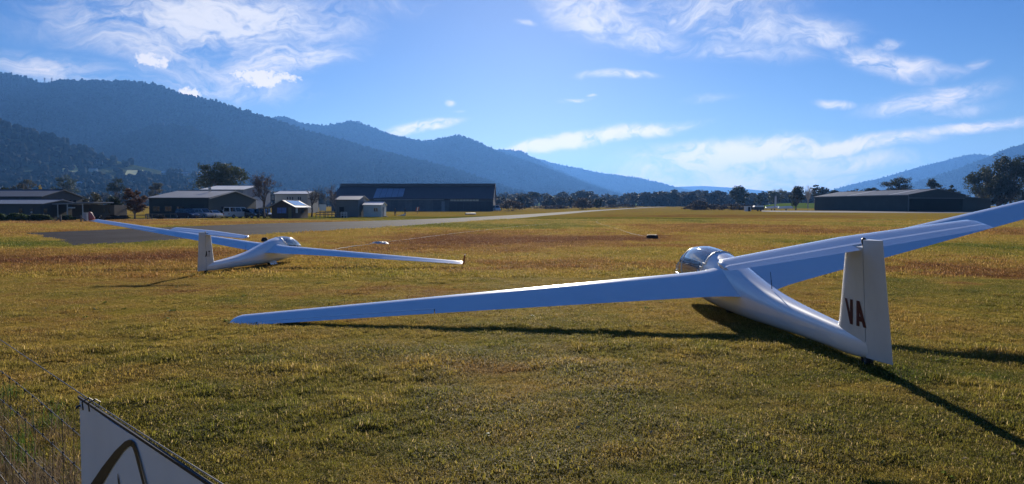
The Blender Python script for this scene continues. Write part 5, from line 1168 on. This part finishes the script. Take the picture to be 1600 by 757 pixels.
# ------------------------------------------------------------------ cars
CG = glass('car_glass', (.12, .14, .16), 1.2)
LAMPM = mat('lamp_lens', (.75, .75, .72), .2, coat=.6); TAIL = mat('tail_lens', (.35, .02, .02), .3)
def paint(n, c): return mat('car_paint_' + n, c, .3, metal=.1, var=.03, coat=1.0)
def car(name, label, px, Y, hd, col, kind='suv', cat='car'):
    C = thing(name, label, cat, (GX(px, Y), Y, g(Y)), hd, 'vehicles parked by the sheds' if px < 430 else None)
    L, Wd = {'suv': (4.6, 1.84), 'sedan': (4.5, 1.78), 'van': (4.9, 1.9)}[kind]; h = {'suv': 1.72, 'sedan': 1.45, 'van': 2.0}[kind]; bl_ = {'suv': .98, 'sedan': .90, 'van': 1.08}[kind]
    x1 = L/2
    prof = [(-x1, .42), (-x1 + .03, bl_ - .05), (-x1 + .12, bl_), (x1 - 1.25, bl_), (x1 - .35, bl_ - .14), (x1 - .05, bl_ - .30), (x1, .45), (x1 - .1, .26), (-x1 + .1, .28)]
    if kind == 'van': prof[3] = (x1 - .75, bl_); prof[4] = (x1 - .25, bl_ - .12)
    rings = [[Vector((x*(1 - .03*abs(k)), y, z)) for x, z in prof] for k, y in ((1, -Wd/2 + .0), (.4, -Wd/2 - .03 + .06), (.4, Wd/2 - .03), (1, Wd/2))]
    b_ = MB(); b_.loft(rings); b_.build('body', paint(*col), C)
    ct0, ct1, cb0, cb1 = {'suv': (-x1 + .35, .45, -x1 + .12, 1.15), 'sedan': (-1.25, .25, -1.75, 1.05), 'van': (-x1 + .12, x1 - 1.35, -x1 + .08, x1 - .72)}[kind]
    w0, w1 = Wd/2 - .04, Wd/2 - .20
    lo = [(cb0, -w0, bl_), (cb1, -w0, bl_), (cb1, w0, bl_), (cb0, w0, bl_)]; hi = [(ct0, -w1, h), (ct1, -w1, h), (ct1, w1, h), (ct0, w1, h)]
    part('cabin', paint(*col), C, lambda m: m.hexa(lo, hi))
    lp = lambda a, c, f: Vector(a).lerp(Vector(c), f)
    def win(i, j, f0, f1, nv, nm, pm=CG):
        A_, B_2, C_, D_ = lp(lo[i], hi[i], .12), lp(lo[j], hi[j], .12), lp(lo[j], hi[j], .88), lp(lo[i], hi[i], .88)
        q = [lp(A_, B_2, f0), lp(A_, B_2, f1), lp(D_, C_, f1), lp(D_, C_, f0)]; nvv = Vector(nv); m = MB(); m.prism([p + nvv*.004 for p in q], nvv*.015); m.build(nm, pm, C)
    win(1, 2, .06, .94, (1, 0, .4), 'windscreen'); win(3, 0, .08, .92, (-1, 0, .2), 'rear_window')
    for (i, j, ny) in ((0, 1, -1), (2, 3, 1)):
        for f0, f1 in ((.05, .33), (.37, .66), (.70, .95)): win(i, j, f0, f1, (0, ny, .15), 'side_window')
    for x in (-x1 + .85, x1 - .9):
        for sg in (1, -1):
            t = MB(); t.lathe([(.19, -.11), (.31, -.11), (.335, -.07), (.335, .07), (.31, .11), (.19, .11)], 18, 'y', (x, sg*(Wd/2 - .06), .335), closed=True); w_ = t.build('wheel', RUBBER, C, smooth=True)
            MB().lathe([(.01, -.06), (.2, -.09), (.2, .09), (.01, .06)], 14, 'y', (x, sg*(Wd/2 - .06), .335)).build('rim', HUB, w_)
    for sg in (1, -1):
        part('headlight', LAMPM, C, lambda m: m.box(x1 - .16, x1 - .015, sg*.62 - .17, sg*.62 + .17, .62, .76)); part('tail_light', TAIL, C, lambda m: m.box(-x1 - .01, -x1 + .1, sg*.72 - .1, sg*.72 + .1, .66, .9))
    return C
SLV = ('silver', (.42, .43, .45)); BLK = ('black', (.015, .016, .02)); WHI = ('white', (.74, .74, .73)); NAV = ('navy', (.02, .03, .07)); GRY = ('grey', (.12, .13, .14))
car('parked_car', 'dark blue wagon, leftmost of the parked cars by the green shed', 293, 134, R(-28), NAV)
car('parked_car', 'second parked car from the left, silver, behind the dark wagon', 317, 139, R(-28), SLV, 'suv')
car('parked_car', 'low white sedan, third of the parked cars', 334, 141, R(-30), WHI, 'sedan')
car('parked_car', 'grey sedan, fourth of the parked cars, left of the white van', 350, 146, R(-26), GRY, 'sedan')
car('parked_van', 'boxy white van with its rear towards the field', 371, 139, R(60), WHI, 'van', 'van')
car('parked_car', 'black wagon right of the white van', 389, 140, R(-22), BLK)
car('parked_car', 'dark car nearest the brown cottage awning', 409, 141, R(-20), ('charcoal', (.03, .032, .036)))
car('parked_van', 'small white van at the right end of the long dark hangar', 775, 262, R(-70), WHI, 'van', 'van')
# ------------------------------------------------------------------ people
def person(label, px, Y, top, bot, seed, arms=(.1, .1), stride=.1, face=0.0):
    h = 1.74; Pn = thing('person', label, 'person', (GX(px, Y), Y, g(Y)), face)
    V_ = [(0,0,.92),(0,0,1.12),(0,0,1.36),(0,0,1.46),(0,.0,1.52),(0,.01,1.60),(0,.01,1.71), (.10,0,.88),(.11,-stride,.49),(.11,-stride*.3,.09),(.11,-stride*.3-.14,.04), (-.10,0,.88),(-.11,stride,.49),(-.11,stride*1.2,.09),(-.11,stride*1.2-.14,.04),
          (.19,0,1.40),(.24,arms[0]*-.5,1.13),(.22,-arms[0]*2-.03,.90),(.21,-arms[0]*2.4-.05,.80),(-.19,0,1.40),(-.24,arms[1]*-.5,1.13),(-.22,-arms[1]*2-.03,.90),(-.21,-arms[1]*2.4-.05,.80)]
    E_ = [(0,1),(1,2),(2,3),(3,4),(4,5),(5,6),(0,7),(7,8),(8,9),(9,10),(0,11),(11,12),(12,13),(13,14),(2,15),(15,16),(16,17),(17,18),(2,19),(19,20),(20,21),(21,22)]
    Rr = [(.165,.11),(.15,.11),(.19,.12),(.08,.08),(.065,.065),(.088,.10),(.07,.085),(.095,.10),(.07,.075),(.05,.055),(.045,.035),(.095,.10),(.07,.075),(.05,.055),(.045,.035),(.07,.07),(.05,.05),(.04,.04),(.045,.03),(.07,.07),(.05,.05),(.04,.04),(.045,.03)]
    me = bpy.data.meshes.new('body'); me.from_pydata(V_, E_, []); o = bpy.data.objects.new('body', me); COL.objects.link(o); o.parent = Pn
    m = o.modifiers.new('skin', 'SKIN'); 
    for i, r_ in enumerate(Rr): me.skin_vertices[0].data[i].radius = r_
    me.skin_vertices[0].data[0].use_root = True
    o.modifiers.new('sub', 'SUBSURF').levels = 1; o.modifiers['sub'].render_levels = 2
    mm = bpy.data.materials.new('clothed_figure'); mm.use_nodes = True; t = mm.node_tree; ge = t.nodes.new('ShaderNodeTexCoord'); sp = t.nodes.new('ShaderNodeSeparateXYZ'); t.links.new(ge.outputs['Object'], sp.inputs[0])
    pal = [((.03, .032, .04), (.02, .02, .025)), ((.025, .03, .05), (.018, .018, .02)), ((.05, .045, .04), (.03, .032, .05)), ((.02, .022, .03), (.035, .032, .03))][seed % 4]
    t.links.new(ramp(t, math_n(t, 'DIVIDE', sp.outputs[2], 2.0), [(0, pal[1]), (.46, pal[1]), (.47, pal[0]), (.745, pal[0]), (.755, (.42, .27, .20))]), t.nodes['Principled BSDF'].inputs['Base Color']); t.nodes['Principled BSDF'].inputs['Roughness'].default_value = .85
    me.materials.append(mm); hr = MB(); hr.lathe([(.01, 1.76), (.06, 1.745), (.096, 1.69), (.100, 1.63), (.085, 1.60), (.06, 1.66)], 14, 'z', (0, .022, 0)); hr.build('hair', mat('dark_hair', (.03, .022, .016), .8), Pn, smooth=True)
person('person in dark clothes standing by the rail fence below the birch', 525, 148, 328, 340, 0, (.06, .1), .05, .4)
person('person in dark clothes standing at the right corner of the white hut', 601, 158, 329, 339, 1, (.12, .05), .04, -.6)
person('person in navy top standing on the grass, middle of three by the hut', 617.5, 166, 329, 338, 2, (.1, .1), .08, .9)
person('person in dark clothes farthest right, beside a white ground sheet', 633, 168, 330, 338, 3, (.2, .2), .1, 1.8)
# ------------------------------------------------------------------ small field furniture
NB = thing('noticeboard', 'white noticeboard on two posts right of the brown cottage', 'noticeboard', (GX(504.5, 136), 136, 0))
part('board', WHITEP, NB, lambda m: (m.box(-.62, -.01, -.03, .03, 1.35, 2.5), m.box(.01, .62, -.03, .03, 1.35, 2.5)))
for x in (-.55, .45): part('post', TIMBER, NB, lambda m: m.box(x, x + .1, .035, .12, -.1, 2.55))
def rails(label, p0, p1, n, hgt, nr, m, name='rail_fence'):
    a = Vector((GX(p0[0], p0[1]), p0[1], g(p0[1]))); b_ = Vector((GX(p1[0], p1[1]), p1[1], g(p1[1]))); T_ = thing(name, label, 'fence', a); d = b_ - a
    for i in range(n): c = d*(i/(n - 1)); part('post', m, T_, lambda q: q.box(c.x - .06, c.x + .06, c.y - .06, c.y + .06, c.z - .2, c.z + hgt))
    nn = Vector((-d.y, d.x, 0)).normalized()
    for k in range(nr):
        z = hgt*(.92 - k*.8/max(1, nr)); u = Vector((0, 0, z)) - nn*.09
        part('rail', m, T_, lambda q: q.hexa([u - nn*.02, d + u - nn*.02, d + u + nn*.02, u + nn*.02], [u - nn*.02 + Vector((0, 0, .13)), d + u - nn*.02 + Vector((0, 0, .13)), d + u + nn*.02 + Vector((0, 0, .13)), u + nn*.02 + Vector((0, 0, .13))]))
rails('dark timber rail fence in front of the bare bushy tree', (494, 139), (531, 141), 7, 1.05, 2, TIMBER)
rails('pale three rail fence panel left of the grey shed', (533, 143), (542, 143), 3, 1.05, 3, TRIM)
rails('low dark rail fence beside the white van and cars', (228, 128), (276, 132), 6, .8, 1, TIMBER)
def brace(label, px, Y, dirx):
    T_ = thing('strainer_post', label, 'post', (GX(px, Y), Y, 0)); part('post', TIMBER, T_, lambda m: m.tube([(0, 0, -.2), (0, 0, .86)], .10, 8), True); part('brace', TIMBER, T_, lambda m: m.tube([(dirx*.9, 0, -.1), (dirx*.06, 0, .58)], .07, 7), True)
    part('wire', GALV, T_, lambda m: m.tube([(0, 0, .7), (-dirx*3.6, .2, .68)], .008, 4))
brace('leftmost braced fence post at the edge of the grass', 95, 96, -1)
brace('braced fence post just left of the red winglet tip', 127, 97, 1)
brace('pair of leaning posts right of the conifer trunk', 231, 118, 1)
UB = thing('utility_box', 'pale grey utility cabinet behind the left red winglet', 'cabinet', (GX(133, 99), 99, 0)); part('cabinet', mat('cabinet_grey', (.35, .38, .42), .6), UB, lambda m: m.box(-.22, .22, 0, .4, .05, 1.12)); part('cap', TRIM, UB, lambda m: m.box(-.26, .26, -.04, .44, 1.12, 1.18)); part('plinth', TIMBER, UB, lambda m: m.box(-.2, .2, .04, .36, -.1, .05))
MK = thing('marker_board', 'red and white tilted marker board standing near the dark hangar', 'marker', (GX(652, 200), 200, g(200)))
for i, mm_ in enumerate((REDP, WHITEP, REDP)): part('panel', mm_, MK, lambda m: m.prism([(-.45 + i*.3, -.02, .7 + i*.12), (-.15 + i*.3, -.02, .7 + i*.12), (.05 + i*.3, -.02, 1.75 + i*.08), (-.25 + i*.3, -.02, 1.75 + i*.08)], (0, .04, 0)))
part('stake', TIMBER, MK, lambda m: m.box(-.05, .05, .03, .1, -.2, 1.6))
SH = thing('ground_sheet', 'crumpled white sheet on the grass beside the rightmost person', 'sheet', (GX(628, 168), 168, g(168))); part('cloth', mat('sheet_white', (.7, .7, .68), .7), SH, lambda m: m.add([(-1.0, -.4, .05), (-.3, -.5, .12), (.5, -.3, .4), (.9, 0, .62), (-.9, .5, .05), (-.2, .6, .15), (.5, .4, .42), (.95, .3, .6), (-1.0, -.4, -.02), (.6, -.3, -.02), (.6, .5, -.02), (-.9, .5, -.02)], [(0, 1, 5, 4), (1, 2, 6, 5), (2, 3, 7, 6), (0, 8, 9, 3, 2, 1), (3, 9, 10, 7), (7, 10, 11, 4, 5, 6), (4, 11, 8, 0)]))
TP = thing('tarpaulin', 'flat grey blue tarpaulin on the grass before the dark hangar', 'tarpaulin', (GX(735, 190), 190, g(190))); part('sheet', mat('tarp_grey', (.16, .19, .24), .6, var=.2), TP, lambda m: m.hexa([(-1.3, -1, 0), (1.3, -1, 0), (1.4, 1, 0), (-1.2, 1, 0)], [(-1.2, -.9, .34), (1.2, -.9, .36), (1.3, .9, .4), (-1.1, .9, .36)]))
# right hand clutter
BX = thing('crate', 'white crate with a dark open side beside the scrub', 'crate', (GX(1169, 262), 262, g(262)))
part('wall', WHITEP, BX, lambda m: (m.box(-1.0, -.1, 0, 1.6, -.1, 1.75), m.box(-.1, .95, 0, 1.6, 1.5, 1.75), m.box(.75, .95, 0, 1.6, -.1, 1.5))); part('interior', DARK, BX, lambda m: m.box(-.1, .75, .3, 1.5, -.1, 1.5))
TR = thing('box_trailer', 'dark trailer with a bright white roof left of the feather flag', 'trailer', (GX(1186, 262), 262, g(262)))
part('body', mat('trailer_dark', (.05, .055, .06), .6), TR, lambda m: m.box(-1.7, 1.7, 0, 1.8, .45, 1.45)); part('roof', WHITEP, TR, lambda m: m.prism([(-1.75, -.1, 1.46), (-1.5, -.1, 1.95), (1.45, -.1, 1.95), (1.75, -.1, 1.46)], (0, 2, 0)))
for x in (-.5, .5): part('wheel', RUBBER, TR, lambda m: m.lathe([(.02, -.1), (.3, -.1), (.3, .1), (.02, .1)], 14, 'y', (x, .05, .3)))
part('drawbar', TIMBER, TR, lambda m: m.box(1.7, 2.9, .8, .95, .45, .55))
def gtrailer(label, px, Y, L, rz):
    T_ = thing('glider_trailer', label, 'trailer', (GX(px, Y), Y, g(Y)), rz)
    b_ = MB(); b_.loft([[Vector((x, w_*math.cos(a), .55 + hh*.5 + hh*.5*math.copysign(abs(math.sin(a))**.6, math.sin(a)))) for a in [2*math.pi*k/14 for k in range(14)]] for x, w_, hh in ((-L/2, .25, .45), (-L/2 + .4, .5, .8), (0, .65, 1.05), (L/2 - .8, .65, 1.15), (L/2 - .2, .5, .9), (L/2, .2, .4))]); b_.build('body', GEL, T_, smooth=True)
    for sg in (1, -1): part('wheel', RUBBER, T_, lambda m: m.lathe([(.02, -.08), (.3, -.08), (.3, .08), (.02, .08)], 14, 'y', (.2, sg*.7, .3)))
    part('drawbar', TIMBER, T_, lambda m: m.tube([(L/2 - .2, 0, .6), (L/2 + .9, 0, .5)], .06))
gtrailer('long white glider trailer below the feather flag', 1207, 290, 7.5, .5); gtrailer('white glider trailer right of the feather flag', 1227, 285, 5.5, -.35)
FL = thing('feather_flag', 'pale feather flag on a tall pole left of the right hangar', 'flag', (GX(1209.5, 275), 275, g(275))); part('pole', GALV, FL, lambda m: m.tube([(0, 0, -.2), (0, 0, 3.6), (.1, 0, 5.0), (.45, 0, 5.6)], .04)); part('flag_cloth', mat('flag_cloth', (.62, .62, .63), .7), FL, lambda m: m.prism([(.05, -.01, 1.3), (.1, -.01, 5.0), (.45, -.01, 5.6), (.8, -.01, 5.2), (.75, -.01, 2.6), (.35, -.01, 1.5)], (0, .02, 0)))
# hedges in front of the left buildings
for i, (px_, w_, tp) in enumerate(((-8, 40, 332.5), (28, 42, 333), (62, 40, 334.5))):
    bush(('leftmost clump of the clipped hedge before the low building', 'middle clump of the hedge before the low building', 'right clump of the hedge, nearest the porch')[i], px_, 104, tp, w_, LEAF_H, 300 + i, name='hedge', leaf=.2, n=60, per=60, cat='hedge', depth=2.5)
for i, (px_, w_, tp, Y) in enumerate(((104, 30, 336, 108), (150, 34, 336, 112), (184, 40, 335.5, 118), (250, 20, 335.5, 124))):
    bush(('low dark shrub clump below the porch posts', 'low shrub clump right of the left winglet', 'low dark shrub clump under the round shrub', 'small dark shrub left of the dark wagon')[i], px_, Y, tp, w_, LEAF_S if i else LEAF_H, 320 + i, name='low_shrub', leaf=.2, n=40, per=55, cat='shrub', depth=2.0)
# power pole on the left
PP = thing('power_pole', 'dark power pole behind the hall roof', 'pole', (GX(38, 150), 150, g(150))); part('pole', TIMBER, PP, lambda m: m.tube([(0, 0, -.3), (0, 0, Zp(287, 150))], [.16, .11], 8)); part('crossarm', TIMBER, PP, lambda m: m.box(-.9, .9, -.06, .06, Zp(289, 150), Zp(289, 150) + .14))

# ------------------------------------------------------------------ air
hz = MB().box(-15000, 15000, -1500, 14000, -8, 690)
ho = hz.build('haze', None); tag(ho, 'thin blue winter haze over the valley', kind='stuff')
hm = bpy.data.materials.new('haze_air'); hm.use_nodes = True; t = hm.node_tree; t.nodes.clear()
pv = N(t, 'ShaderNodeVolumePrincipled'); pv.inputs['Color'].default_value = (.14, .375, .93, 1); pv.inputs['Density'].default_value = 0.88e-4; pv.inputs['Anisotropy'].default_value = 0.36
t.links.new(pv.outputs[0], t.nodes.new('ShaderNodeOutputMaterial').inputs['Volume'])
ho.data.materials.append(hm)
